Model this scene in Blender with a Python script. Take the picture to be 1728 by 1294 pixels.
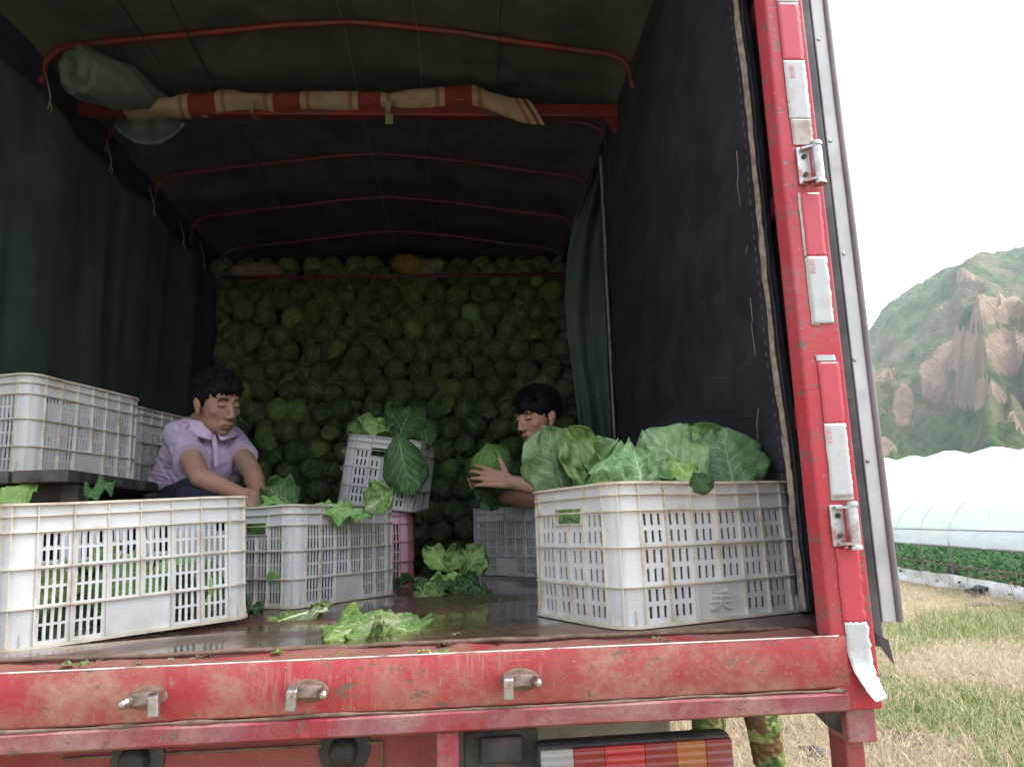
import bpy, bmesh, math, random
import numpy as np
from mathutils import Vector, Matrix, Quaternion

random.seed(7)
rng = np.random.default_rng(7)
R_ = math.radians
for _o in list(bpy.data.objects):
    bpy.data.objects.remove(_o, do_unlink=True)
scn = bpy.context.scene
COL = scn.collection

# ------------------------------------------------------------------ camera
# z = 0 is the field, the cargo floor is at 1.20 m, truck length runs along +Y, its rear sill at y = 1.44
FPX, CX, CY = 1290.0, 864.0, 647.0
def _d(px, py):
    v = np.array([(px - CX) / FPX, -(py - CY) / FPX, -1.0])
    return v / np.linalg.norm(v)
_Y = _d(775, 890)
_X = _d(20775, 230)
_X = _X - _Y * _X.dot(_Y)
_X /= np.linalg.norm(_X)
_Z = np.cross(_X, _Y)
RC = np.array([_X, _Y, _Z])
EYE = np.array([0.0, 0.0, 1.42])
def ray(px, py): return RC @ _d(px, py)
def on_y(px, py, y):
    r = ray(px, py); return EYE + r * (y / r[1])
def on_z(px, py, z):
    r = ray(px, py); return EYE + r * ((z - EYE[2]) / r[2])
def on_x(px, py, x):
    r = ray(px, py); return EYE + r * (x / r[0])

cam_d = bpy.data.cameras.new("camera")
cam_d.sensor_fit = 'HORIZONTAL'
cam_d.sensor_width = 36.0
cam_d.lens = FPX / 1728.0 * 36.0
cam_d.clip_start = 0.05
cam_d.clip_end = 3000.0
cam = bpy.data.objects.new("camera", cam_d)
COL.objects.link(cam)
cam.matrix_world = Matrix(((RC[0][0], RC[0][1], RC[0][2], EYE[0]),
                           (RC[1][0], RC[1][1], RC[1][2], EYE[1]),
                           (RC[2][0], RC[2][1], RC[2][2], EYE[2]), (0, 0, 0, 1)))
scn.camera = cam

# ------------------------------------------------------------------ sky, sun, exposure (bright overcast)
SUN_EL, SUN_AZ = 58.0, 92.0         # azimuth clockwise from +Y: off to the right, over the field; the truck's rear is in the shade
world = bpy.data.worlds.new("World")
scn.world = world
world.use_nodes = True
wn = world.node_tree
wn.nodes.clear()
sky = wn.nodes.new('ShaderNodeTexSky')
sky.sky_type = 'NISHITA'
sky.sun_disc = False
sky.sun_elevation = R_(SUN_EL)
sky.sun_rotation = R_(SUN_AZ)
sky.air_density = 1.0
sky.dust_density = 4.0
sky.ozone_density = 1.0
hs = wn.nodes.new('ShaderNodeHueSaturation')
hs.inputs['Saturation'].default_value = 0.36
bgn = wn.nodes.new('ShaderNodeBackground')
bgn.inputs['Strength'].default_value = 0.15
wo = wn.nodes.new('ShaderNodeOutputWorld')
wn.links.new(sky.outputs[0], hs.inputs['Color'])
wn.links.new(hs.outputs[0], bgn.inputs['Color'])
wn.links.new(bgn.outputs[0], wo.inputs['Surface'])
sd = bpy.data.lights.new("sun", 'SUN')
sd.energy = 0.6
sd.angle = R_(20)
sd.color = (1.0, 0.97, 0.93)
sun = bpy.data.objects.new("sun", sd)
COL.objects.link(sun)
_sd = Vector((math.sin(R_(SUN_AZ)) * math.cos(R_(SUN_EL)), math.cos(R_(SUN_AZ)) * math.cos(R_(SUN_EL)), math.sin(R_(SUN_EL))))
sun.rotation_euler = _sd.to_track_quat('Z', 'Y').to_euler()
sun.location = (0, -20, 40)
vs = scn.view_settings
vs.view_transform = 'Standard'
vs.look = 'None'
vs.exposure = 2.22
vs.gamma = 1.0
vs.use_curve_mapping = False
scn.cycles.max_bounces = 8
scn.cycles.diffuse_bounces = 5
scn.cycles.transparent_max_bounces = 12
scn.cycles.use_denoising = True

# ------------------------------------------------------------------ numpy noise
def _hash(ix, iy, iz, seed):
    n = (ix.astype(np.int64) * 374761393 + iy.astype(np.int64) * 668265263 + iz.astype(np.int64) * 2147483647 + seed * 1274126177) & 0xffffffff
    n = ((n ^ (n >> 13)) * 1274126177) & 0xffffffff
    n = (n ^ (n >> 16)) & 0xffffffff
    return n / 4294967295.0 * 2 - 1
def vnoise(x, y, z=0.0, seed=0):
    x, y, z = np.broadcast_arrays(np.asarray(x, float), np.asarray(y, float), np.asarray(z, float))
    ix, iy, iz = np.floor(x), np.floor(y), np.floor(z)
    fx, fy, fz = x - ix, y - iy, z - iz
    fx, fy, fz = [t * t * t * (t * (t * 6 - 15) + 10) for t in (fx, fy, fz)]
    out = 0
    for dx in (0, 1):
        for dy in (0, 1):
            for dz in (0, 1):
                w = (fx if dx else 1 - fx) * (fy if dy else 1 - fy) * (fz if dz else 1 - fz)
                out = out + w * _hash(ix + dx, iy + dy, iz + dz, seed)
    return out
def fbm(x, y, z=0.0, seed=0, octv=4, gain=0.5):
    a, s, o = 1.0, 1.0, 0
    for i in range(octv):
        o = o + a * vnoise(np.asarray(x) * s, np.asarray(y) * s, np.asarray(z) * s, seed + i * 17)
        a *= gain; s *= 2.03
    return o

# ------------------------------------------------------------------ object helpers
def tag(o, label=None, cat=None, group=None, kind=None):
    if label: o['label'] = label
    if cat: o['category'] = cat
    if group: o['group'] = group
    if kind: o['kind'] = kind
    return o
def empty(name, loc=(0, 0, 0), rz=0.0, label=None, cat=None, group=None):
    o = bpy.data.objects.new(name, None)
    COL.objects.link(o)
    o.location = loc
    o.rotation_euler = (0, 0, rz)
    o.empty_display_size = 0.1
    return tag(o, label, cat, group)
def link_mesh(name, me, mats=None, parent=None, smooth=False):
    o = bpy.data.objects.new(name, me)
    COL.objects.link(o)
    if mats is not None:
        me.materials.clear()
        for m in (mats if isinstance(mats, (list, tuple)) else [mats]):
            me.materials.append(m)
    if smooth:
        me.shade_smooth()
    if parent is not None:
        o.parent = parent
    return o
def mesh_from(name, verts, faces, uvs=None):
    me = bpy.data.meshes.new(name)
    me.from_pydata([tuple(v) for v in verts], [], [tuple(int(i) for i in f) for f in faces])
    if uvs is not None:
        uvl = me.uv_layers.new(name="UVMap")
        li = np.empty(len(me.loops), dtype=np.int32)
        me.loops.foreach_get('vertex_index', li)
        uvl.data.foreach_set('uv', np.asarray(uvs, dtype=np.float32)[li].ravel())
    me.update()
    return me
def copy_tree(o, parent=None):
    c = o.copy(); COL.objects.link(c)
    if parent is not None: c.parent = parent
    for ch in o.children: copy_tree(ch, c)
    return c
def smooth_angle(o, deg=35):
    me = o.data
    me.shade_smooth()
    try:
        me.set_sharp_from_angle(angle=R_(deg))
    except Exception:
        pass
    return o

class MB:
    """collects boxes, tubes, prisms and grids into one mesh"""
    def __init__(s):
        s.v = []; s.f = []; s.uv = []
    def add(s, verts, faces, uv=None):
        b = len(s.v)
        s.v += [tuple(map(float, p)) for p in verts]
        s.f += [tuple(b + int(i) for i in f) for f in faces]
        s.uv += list(uv) if uv is not None else [(0.0, 0.0)] * len(verts)
        return s
    def box(s, a, b, M=None):
        (x0, y0, z0), (x1, y1, z1) = a, b
        x0, x1 = min(x0, x1), max(x0, x1); y0, y1 = min(y0, y1), max(y0, y1); z0, z1 = min(z0, z1), max(z0, z1)
        P = [(x0, y0, z0), (x1, y0, z0), (x1, y1, z0), (x0, y1, z0), (x0, y0, z1), (x1, y0, z1), (x1, y1, z1), (x0, y1, z1)]
        if M is not None: P = [tuple(M @ Vector(p)) for p in P]
        return s.add(P, [(0, 3, 2, 1), (4, 5, 6, 7), (0, 1, 5, 4), (1, 2, 6, 5), (2, 3, 7, 6), (3, 0, 4, 7)])
    def cbox(s, c, d, M=None):
        return s.box([c[i] - d[i] / 2 for i in range(3)], [c[i] + d[i] / 2 for i in range(3)], M)
    def prism(s, prof, z0, z1, M=None):
        """profile in XY (counter clockwise) extruded along Z"""
        n = len(prof)
        P = [(x, y, z0) for x, y in prof] + [(x, y, z1) for x, y in prof]
        if M is not None: P = [tuple(M @ Vector(p)) for p in P]
        F = [tuple(range(n - 1, -1, -1)), tuple(range(n, 2 * n))]
        F += [(i, (i + 1) % n, n + (i + 1) % n, n + i) for i in range(n)]
        return s.add(P, F)
    def tube(s, pts, r, n=8, cap=True, flat=1.0):
        pts = [Vector(p) for p in pts]
        rs = [r] * len(pts) if np.isscalar(r) else list(r)
        T = []
        for i in range(len(pts)):
            a = pts[max(i - 1, 0)]; b = pts[min(i + 1, len(pts) - 1)]
            T.append((b - a).normalized())
        up = Vector((0, 0, 1)) if abs(T[0].z) < 0.9 else Vector((0, 1, 0))
        N = (up - T[0] * up.dot(T[0])).normalized()
        V = []; UV = []
        for i, p in enumerate(pts):
            N = (N - T[i] * N.dot(T[i])).normalized()
            B = T[i].cross(N)
            for k in range(n):
                a = 2 * math.pi * k / n
                V.append(p + N * (math.cos(a) * rs[i] * flat) + B * (math.sin(a) * rs[i]))
                UV.append((i / max(1, len(pts) - 1), k / n))
        F = []
        for i in range(len(pts) - 1):
            for k in range(n):
                F.append((i * n + k, i * n + (k + 1) % n, (i + 1) * n + (k + 1) % n, (i + 1) * n + k))
        if cap:
            F.append(tuple(range(n - 1, -1, -1)))
            F.append(tuple((len(pts) - 1) * n + k for k in range(n)))
        return s.add(V, F, UV)
    def grid(s, P, uv=None, closed_u=False):
        """P: array (nv, nu, 3)"""
        nv, nu = P.shape[:2]
        F = []
        for j in range(nv - 1):
            for i in range(nu if closed_u else nu - 1):
                i2 = (i + 1) % nu
                F.append((j * nu + i, j * nu + i2, (j + 1) * nu + i2, (j + 1) * nu + i))
        if uv is None:
            uu, vv = np.meshgrid(np.linspace(0, 1, nu), np.linspace(0, 1, nv))
            uv = np.stack([uu, vv], -1)
        return s.add(P.reshape(-1, 3), F, [tuple(t) for t in uv.reshape(-1, 2)])
    def lathe(s, prof, c, axis=(0, 0, 1), n=16):
        """prof: list of (r, h) along axis"""
        ax = Vector(axis).normalized()
        q = Vector((0, 0, 1)).rotation_difference(ax)
        V = []
        for r, h in prof:
            for k in range(n):
                a = 2 * math.pi * k / n
                V.append(Vector(c) + q @ Vector((r * math.cos(a), r * math.sin(a), h)))
        F = []
        m = len(prof)
        for i in range(m - 1):
            for k in range(n):
                F.append((i * n + k, i * n + (k + 1) % n, (i + 1) * n + (k + 1) % n, (i + 1) * n + k))
        F.append(tuple(range(n - 1, -1, -1)))
        F.append(tuple((m - 1) * n + k for k in range(n)))
        return s.add(V, F)
    def ball(s, c, r, n=12, m=8, sc=(1, 1, 1), M=None):
        V = []; F = []
        for j in range(m + 1):
            t = math.pi * j / m
            for k in range(n):
                a = 2 * math.pi * k / n
                p = Vector((math.sin(t) * math.cos(a) * r * sc[0], math.sin(t) * math.sin(a) * r * sc[1], math.cos(t) * r * sc[2]))
                if M is not None: p = M @ p
                V.append(Vector(c) + p)
        for j in range(m):
            for k in range(n):
                F.append((j * n + k, (j + 1) * n + k, (j + 1) * n + (k + 1) % n, j * n + (k + 1) % n))
        return s.add(V, F)
    def mesh(s, name):
        return mesh_from(name, s.v, s.f, s.uv)
    def build(s, name, mat, parent=None, smooth=None, bevel=0.0):
        o = link_mesh(name, s.mesh(name), mat, parent)
        if bevel:
            md = o.modifiers.new("bevel", 'BEVEL'); md.width = bevel; md.segments = 2; md.limit_method = 'ANGLE'; md.angle_limit = R_(40)
            md.harden_normals = False
        if smooth is True: o.data.shade_smooth()
        elif smooth: smooth_angle(o, smooth)
        return o

# ------------------------------------------------------------------ material helpers
class NT:
    def __init__(s, name):
        s.m = bpy.data.materials.new(name)
        s.m.use_nodes = True
        s.t = s.m.node_tree
        s.n = s.t.nodes
        s.b = s.n['Principled BSDF']
        s.out = s.n['Material Output']
        s.tc = s.n.new('ShaderNodeTexCoord')
    def lk(s, a, b):
        s.t.links.new(a, b); return a
    def _in(s, node, key, val):
        if val is None: return
        if hasattr(val, 'is_linked') or isinstance(val, bpy.types.NodeSocket): s.lk(val, node.inputs[key])
        else: node.inputs[key].default_value = val
    def coord(s, kind='Object', scale=(1, 1, 1), loc=(0, 0, 0), rot=(0, 0, 0)):
        mp = s.n.new('ShaderNodeMapping')
        mp.inputs['Scale'].default_value = scale
        mp.inputs['Location'].default_value = loc
        mp.inputs['Rotation'].default_value = rot
        s.lk(s.tc.outputs[kind], mp.inputs['Vector'])
        return mp.outputs[0]
    def noise(s, scale=5, detail=4, rough=0.55, co=None, dist=0.0):
        k = s.n.new('ShaderNodeTexNoise')
        k.inputs['Scale'].default_value = scale; k.inputs['Detail'].default_value = detail
        k.inputs['Roughness'].default_value = rough; k.inputs['Distortion'].default_value = dist
        s.lk(co if co is not None else s.tc.outputs['Object'], k.inputs['Vector'])
        return k.outputs['Fac']
    def voro(s, scale=5, feature='F1', co=None, out='Distance'):
        k = s.n.new('ShaderNodeTexVoronoi'); k.feature = feature
        k.inputs['Scale'].default_value = scale
        s.lk(co if co is not None else s.tc.outputs['Object'], k.inputs['Vector'])
        return k.outputs[out]
    def wave(s, scale=5, dist=0.0, co=None, direction='X', detail=2):
        k = s.n.new('ShaderNodeTexWave'); k.bands_direction = direction
        k.inputs['Scale'].default_value = scale; k.inputs['Distortion'].default_value = dist; k.inputs['Detail'].default_value = detail
        s.lk(co if co is not None else s.tc.outputs['Object'], k.inputs['Vector'])
        return k.outputs['Fac']
    def math(s, op, a, b=None, c=None, clamp=False):
        k = s.n.new('ShaderNodeMath'); k.operation = op; k.use_clamp = clamp
        s._in(k, 0, a); s._in(k, 1, b)
        if c is not None: s._in(k, 2, c)
        return k.outputs[0]
    def step(s, x, lo, hi, a=0.0, b=1.0):
        k = s.n.new('ShaderNodeMapRange'); k.interpolation_type = 'SMOOTHSTEP'
        s._in(k, 'Value', x); s._in(k, 'From Min', lo); s._in(k, 'From Max', hi); s._in(k, 'To Min', a); s._in(k, 'To Max', b)
        return k.outputs[0]
    def mix(s, f, a, b):
        k = s.n.new('ShaderNodeMix'); k.data_type = 'RGBA'
        s._in(k, 0, f)
        for key, v in ((6, a), (7, b)):
            if isinstance(v, bpy.types.NodeSocket): s.lk(v, k.inputs[key])
            else: k.inputs[key].default_value = (*v[:3], 1.0)
        return k.outputs[2]
    def sep(s, sock):
        k = s.n.new('ShaderNodeSeparateXYZ'); s.lk(sock, k.inputs[0]); return k.outputs
    def objrand(s):
        k = s.n.new('ShaderNodeObjectInfo'); return k.outputs['Random']
    def hsv(s, col, h=None, sat=None, v=None):
        k = s.n.new('ShaderNodeHueSaturation')
        s._in(k, 'Hue', h); s._in(k, 'Saturation', sat); s._in(k, 'Value', v)
        s.lk(col, k.inputs['Color']); return k.outputs[0]
    def bump(s, h, strength=0.3, dist=0.01, normal=None):
        k = s.n.new('ShaderNodeBump')
        k.inputs['Strength'].default_value = strength; k.inputs['Distance'].default_value = dist
        s.lk(h, k.inputs['Height'])
        if normal is not None: s.lk(normal, k.inputs['Normal'])
        s.lk(k.outputs[0], s.b.inputs['Normal'])
        return k.outputs[0]
    def set(s, **kw):
        names = dict(color='Base Color', rough='Roughness', metal='Metallic', spec='Specular IOR Level', trans='Transmission Weight',
                     sheen='Sheen Weight', coat='Coat Weight', alpha='Alpha', ior='IOR', sss='Subsurface Weight')
        for k, v in kw.items():
            key = names[k]
            if k == 'color' and not isinstance(v, bpy.types.NodeSocket): v = (*v[:3], 1.0)
            s._in(s.b, key, v)
        return s
    def translucent(s, col, fac):
        tr = s.n.new('ShaderNodeBsdfTranslucent')
        if isinstance(col, bpy.types.NodeSocket): s.lk(col, tr.inputs['Color'])
        else: tr.inputs['Color'].default_value = (*col[:3], 1)
        mx = s.n.new('ShaderNodeMixShader')
        s._in(mx, 0, fac)
        s.lk(s.b.outputs[0], mx.inputs[1]); s.lk(tr.outputs[0], mx.inputs[2])
        s.lk(mx.outputs[0], s.out.inputs['Surface'])
        return mx

def plain(name, col, rough=0.6, var=0.12, scale=12, metal=0.0, bump=0.0, bscale=60, dirt=None, dirt_amt=0.5, dscale=6):
    t = NT(name)
    n = t.noise(scale, 5)
    c = t.mix(t.step(n, 0.3, 0.7), [k * (1 - var) for k in col], [min(1, k * (1 + var)) for k in col])
    if dirt is not None:
        d = t.noise(dscale, 7, 0.65)
        c = t.mix(t.step(d, 1 - dirt_amt - 0.1, 1 - dirt_amt + 0.12), c, dirt)
    t.set(color=c, rough=rough, metal=metal)
    if bump:
        t.bump(t.noise(bscale, 3), bump, 0.004)
    return t.m
# ------------------------------------------------------------------ materials
def worn_red(name, red, dust, dust_lo, dust_hi, streak=0.0, chip=0.60, pink=None, rough=0.45, low=0):
    t = NT(name)
    big = t.noise(2.3, 5, 0.6)
    c = t.mix(t.step(big, 0.35, 0.68), [k * 0.82 for k in red], red)
    if pink is not None:
        c = t.mix(t.step(t.noise(5.5, 6, 0.62, dist=0.4), 0.42, 0.6), c, pink)
    # dried mud: cloudy patches and vertical runs
    d = t.noise(4.2, 10, 0.74, dist=0.3)
    if streak:
        st = t.noise(1.0, 6, 0.68, co=t.coord('Object', (62, 62, 7.0)), dist=0.25)
        st2 = t.noise(1.0, 5, 0.65, co=t.coord('Object', (24, 24, 9.0), loc=(3, 1, 2)), dist=0.4)
        reg = t.step(t.noise(3.2, 5, 0.65), 0.44, 0.62)
        st = t.math('MULTIPLY', t.math('MAXIMUM', t.step(st, 0.50, 0.66), t.math('MULTIPLY', t.step(st2, 0.50, 0.68), 0.7)), reg)
        d = t.math('MAXIMUM', t.step(d, dust_lo, dust_hi), t.math('MULTIPLY', st, streak))
    else:
        d = t.step(d, dust_lo, dust_hi)
    if low:
        zz = t.sep(t.tc.outputs['Object'])[2]
        lo_ = t.math('MULTIPLY', t.step(zz, low, low + 0.05, 1.0, 0.0), t.step(t.noise(7, 7, 0.7), 0.38, 0.66))
        d = t.math('MAXIMUM', d, t.math('MULTIPLY', lo_, 0.9))
    fine = t.step(t.noise(60, 4, 0.6), 0.25, 0.7, 0.55, 1.0)
    d = t.math('MULTIPLY', d, fine)
    c = t.mix(t.step(t.noise(3.1, 7, 0.7, co=t.coord('Object', (1, 1, 2.2), loc=(5, 2, 1))), 0.45, 0.75, 0.0, 0.35), c, [k * 0.55 for k in dust])
    c = t.mix(t.math('MULTIPLY', d, 0.85), c, dust)
    # chips and scratches down to dark metal
    s1 = t.noise(1.0, 5, 0.7, co=t.coord('Object', (30, 30, 55), rot=(0, 0.5, 0)))
    s2 = t.noise(75, 5, 0.7)
    s3 = t.noise(9, 3, 0.5)
    ch = t.step(t.math('ADD', t.math('MULTIPLY', s1, 0.55), t.math('ADD', t.math('MULTIPLY', s2, 0.22), t.math('MULTIPLY', s3, 0.23))), chip, chip + 0.03)
    c = t.mix(t.math('MULTIPLY', ch, 0.85), c, (0.13, 0.10, 0.085))
    sc1 = t.noise(1.0, 3, 0.6, co=t.coord('Object', (9, 9, 240), rot=(0, 0.35, 0)))
    sc2 = t.noise(1.0, 3, 0.6, co=t.coord('Object', (200, 200, 12), rot=(0, -0.25, 0)))
    scr = t.math('MAXIMUM', t.math('MULTIPLY', t.step(sc1, 0.64, 0.69), t.step(t.noise(5, 4), 0.52, 0.62)), t.math('MULTIPLY', t.step(sc2, 0.66, 0.71), t.step(t.noise(5, 4), 0.38, 0.48, 1.0, 0.0)))
    c = t.mix(t.math('MULTIPLY', scr, 0.40), c, (0.50, 0.30, 0.27))
    spl = t.step(t.noise(120, 3, 0.6), 0.66, 0.69)
    c = t.mix(t.math('MULTIPLY', spl, 0.7), c, [k * 0.8 for k in dust])
    t.set(color=c, rough=t.step(d, 0, 1, rough, 0.85), spec=0.4)
    h = t.math('SUBTRACT', t.math('ADD', t.math('MULTIPLY', d, 0.7), t.math('MULTIPLY', t.noise(45, 4), 0.25)), t.math('MULTIPLY', ch, 0.6))
    t.bump(h, 0.35, 0.004)
    return t.m

M = {}
DUST = (0.36, 0.25, 0.19)
M['red_sill'] = worn_red('red_sill', (0.36, 0.032, 0.046), DUST, 0.44, 0.68, streak=0.95, chip=0.565, low=1.104)
M['red_lip'] = worn_red('red_lip', (0.29, 0.030, 0.048), (0.32, 0.225, 0.19), 0.44, 0.66, streak=0.5, chip=0.56, pink=(0.25, 0.075, 0.105))
M['red_post'] = worn_red('red_post', (0.42, 0.032, 0.050), (0.42, 0.22, 0.21), 0.50, 0.85, chip=0.545)
M['red_panel'] = worn_red('red_panel', (0.30, 0.045, 0.045), (0.27, 0.15, 0.12), 0.40, 0.75, chip=0.62, rough=0.7)
M['red_ledge'] = worn_red('red_ledge', (0.36, 0.03, 0.04), (0.20, 0.13, 0.095), 0.36, 0.50, chip=0.56, rough=0.5)
M['red_bow'] = plain('red_bow', (0.15, 0.013, 0.018), 0.5, 0.25, 20, dirt=(0.07, 0.035, 0.035), dirt_amt=0.45)
M['white_edge'] = plain('white_edge', (0.62, 0.56, 0.52), 0.6, 0.2, 30, dirt=(0.25, 0.08, 0.08), dirt_amt=0.42, dscale=18)
M['keeper_mud'] = plain('keeper_mud', (0.15, 0.105, 0.085), 0.8, 0.3, 25, bump=0.5, dirt=(0.27, 0.21, 0.18), dirt_amt=0.45, dscale=30)
M['mud'] = plain('mud', (0.16, 0.105, 0.075), 0.9, 0.3, 40, bump=0.5)
M['steel'] = plain('steel', (0.42, 0.40, 0.38), 0.32, 0.25, 40, metal=0.85, dirt=(0.17, 0.12, 0.09), dirt_amt=0.45, dscale=22)
M['galv'] = plain('galv', (0.50, 0.50, 0.52), 0.42, 0.2, 30, metal=0.7, dirt=(0.28, 0.16, 0.13), dirt_amt=0.42, dscale=18)
M['rubber'] = plain('rubber', (0.022, 0.022, 0.028), 0.5, 0.3, 15, dirt=(0.07, 0.065, 0.07), dirt_amt=0.45, dscale=7)
M['alu'] = plain('alu', (0.42, 0.44, 0.455), 0.45, 0.08, 9, metal=0.1, dirt=(0.32, 0.33, 0.33), dirt_amt=0.4, dscale=8)
M['plum'] = plain('plum', (0.13, 0.11, 0.118), 0.45, 0.15, 9, dirt=(0.20, 0.18, 0.185), dirt_amt=0.38)
M['chassis'] = plain('chassis', (0.03, 0.03, 0.033), 0.7, 0.3, 12, dirt=(0.11, 0.09, 0.075), dirt_amt=0.45)
M['greyplast'] = plain('greyplast', (0.22, 0.22, 0.21), 0.65, 0.15, 8, dirt=(0.13, 0.10, 0.08), dirt_amt=0.4)
M['tyre'] = plain('tyre', (0.025, 0.025, 0.026), 0.85, 0.2, 20, dirt=(0.14, 0.11, 0.09), dirt_amt=0.5)
M['navy_panel'] = plain('navy_panel', (0.018, 0.022, 0.04), 0.7, 0.2, 6)
M['grey_sheet'] = plain('grey_sheet', (0.16, 0.17, 0.20), 0.55, 0.2, 5)
M['rope'] = plain('rope', (0.20, 0.19, 0.17), 0.9, 0.2, 50)
M['thread'] = plain('thread', (0.33, 0.23, 0.22), 0.9, 0.2, 50)

def m_floor():
    t = NT('wet_floor')
    n1 = t.noise(3.0, 6, 0.6)
    n2 = t.noise(14, 6, 0.65)
    c = t.mix(t.step(n1, 0.35, 0.65), (0.060, 0.034, 0.022), (0.125, 0.074, 0.046))
    c = t.mix(t.step(t.math('ADD', t.math('MULTIPLY', n2, 0.6), t.math('MULTIPLY', t.noise(1.6, 3), 0.4)), 0.52, 0.60), c, (0.17, 0.045, 0.038))
    wet = t.step(t.noise(2.2, 5, 0.6, dist=0.5), 0.40, 0.60)
    t.set(color=c, rough=t.math('ADD', t.math('MULTIPLY', wet, -0.30), 0.36), spec=0.7, coat=t.math('MULTIPLY', wet, 0.5))
    k = t.bump(t.math('MULTIPLY', t.math('ADD', t.noise(28, 5, 0.6), t.math('MULTIPLY', t.noise(6, 3), 1.5)), t.math('SUBTRACT', 1.1, wet)), 0.30, 0.006)
    return t.m
M['floor'] = m_floor()

def m_plastic(name, col, dirt, amt=0.40, rough=0.42, sss=0.0):
    t = NT(name)
    n = t.noise(7, 5, 0.6)
    c = t.mix(t.step(n, 0.3, 0.7), [k * 0.88 for k in col], col)
    d = t.noise(11, 7, 0.68)
    dd = t.step(d, 1 - amt - 0.06, 1 - amt + 0.16)
    g = t.sep(t.tc.outputs['Object'])
    low = t.step(g[2], 0.0, 0.10, 0.50, 0.0)
    dd = t.math('MAXIMUM', t.math('MULTIPLY', dd, 0.65), t.math('MULTIPLY', low, t.step(t.noise(20, 6, 0.6), 0.3, 0.7)), clamp=True)
    c = t.mix(dd, c, dirt)
    sp = t.step(t.noise(85, 4, 0.65), 0.68, 0.73)
    c = t.mix(t.math('MULTIPLY', sp, 0.6), c, (0.12, 0.09, 0.07))
    t.set(color=c, rough=rough, spec=0.35)
    t.bump(t.noise(90, 3), 0.08, 0.002)
    if sss:
        t.translucent(c, sss)
    return t.m
M['crate_white'] = m_plastic('crate_white', (0.70, 0.725, 0.74), (0.46, 0.38, 0.28), 0.40, sss=0.12)
M['crate_cream'] = m_plastic('crate_cream', (0.72, 0.68, 0.58), (0.36, 0.25, 0.16), 0.47, sss=0.08)
M['crate_grey'] = m_plastic('crate_grey', (0.66, 0.68, 0.70), (0.46, 0.41, 0.38), 0.42, sss=0.08)
M['crate_grey_rib'] = m_plastic('crate_grey_rib', (0.58, 0.58, 0.59), (0.38, 0.32, 0.28), 0.50, sss=0.05)
M['crate_pink'] = m_plastic('crate_pink', (0.76, 0.50, 0.58), (0.45, 0.30, 0.30), 0.36, sss=0.08)
M['crate_pink_rib'] = m_plastic('crate_pink_rib', (0.55, 0.15, 0.22), (0.35, 0.16, 0.16), 0.42, sss=0.05)

def m_leaf(name, green, green2, vein, n_veins=7.0, ribw=0.05, pale=None, trans=0.18, rough=0.42, cross=0.35, vr=(0.66, 1.22)):
    """UV: u 0..1 across (0.5 = midrib), v 0..1 from stalk to tip"""
    t = NT(name)
    uv = t.tc.outputs['UV']
    nz = t.n.new('ShaderNodeTexNoise'); nz.inputs['Scale'].default_value = 5.0; nz.inputs['Detail'].default_value = 3
    t.lk(uv, nz.inputs['Vector'])
    vm = t.n.new('ShaderNodeVectorMath'); vm.operation = 'MULTIPLY_ADD'
    t.lk(nz.outputs['Color'], vm.inputs[0]); vm.inputs[1].default_value = (0.09, 0.07, 0); t.lk(uv, vm.inputs[2])
    x, y, _ = t.sep(vm.outputs[0])
    U = t.math('MULTIPLY', t.math('ABSOLUTE', t.math('SUBTRACT', x, 0.545)), 2.0)
    V = t.math('SUBTRACT', y, 0.035)
    rib = t.step(t.math('DIVIDE', U, t.math('MAXIMUM', t.math('MULTIPLY', t.math('SUBTRACT', 1.08, V), ribw), 0.002)), 0.4, 1.0, 1.0, 0.0)
    tt = t.math('SUBTRACT', V, t.math('MULTIPLY', t.math('POWER', U, 0.85), 0.42))
    fr = t.math('ABSOLUTE', t.math('SUBTRACT', t.math('FRACT', t.math('MULTIPLY', tt, n_veins)), 0.5))
    vw = t.math('MULTIPLY', t.math('SUBTRACT', 1.15, U), 0.085)
    sv = t.math('SUBTRACT', 1.0, t.step(t.math('DIVIDE', fr, vw), 0.45, 1.0), clamp=True)
    sv = t.math('MULTIPLY', sv, t.step(U, 0.75, 1.0, 0.85, 0.25))
    net = t.n.new('ShaderNodeTexVoronoi'); net.feature = 'DISTANCE_TO_EDGE'; net.inputs['Scale'].default_value = 17
    t.lk(vm.outputs[0], net.inputs['Vector'])
    nv = t.math('MULTIPLY', t.step(net.outputs[0], 0.0, 0.10, 1.0, 0.0), cross)
    veins = t.math('MAXIMUM', t.math('MAXIMUM', rib, sv), nv)
    n1 = t.noise(9, 4, 0.6)
    c = t.mix(t.step(n1, 0.3, 0.7), green, green2)
    if pale is not None:
        pf = t.math('MULTIPLY', t.step(V, 0.0, 0.55, 1.0, 0.0), t.step(U, 0.15, 0.85, 1.0, 0.2))
        c = t.mix(pf, c, pale)
    c = t.mix(t.math('MULTIPLY', veins, 0.8), c, vein)
    rnd = t.objrand()
    c = t.hsv(c, t.step(rnd, 0, 1, 0.485, 0.512), None, t.step(t.math('FRACT', t.math('MULTIPLY', rnd, 7.31)), 0, 1, vr[0], vr[1]))
    t.set(color=c, rough=rough, spec=0.4)
    h = t.math('ADD', t.math('MULTIPLY', veins, -0.6), t.math('MULTIPLY', net.outputs[0], 0.9))
    t.bump(h, 0.55, 0.004)
    t.translucent(t.hsv(c, None, 1.1, 1.3), trans)
    return t.m
M['leaf_green'] = m_leaf('leaf_green', (0.185, 0.335, 0.150), (0.25, 0.425, 0.185), (0.58, 0.69, 0.47), cross=0.22)
M['leaf_bright'] = m_leaf('leaf_bright', (0.20, 0.38, 0.10), (0.31, 0.50, 0.155), (0.58, 0.68, 0.40), pale=None)
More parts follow.
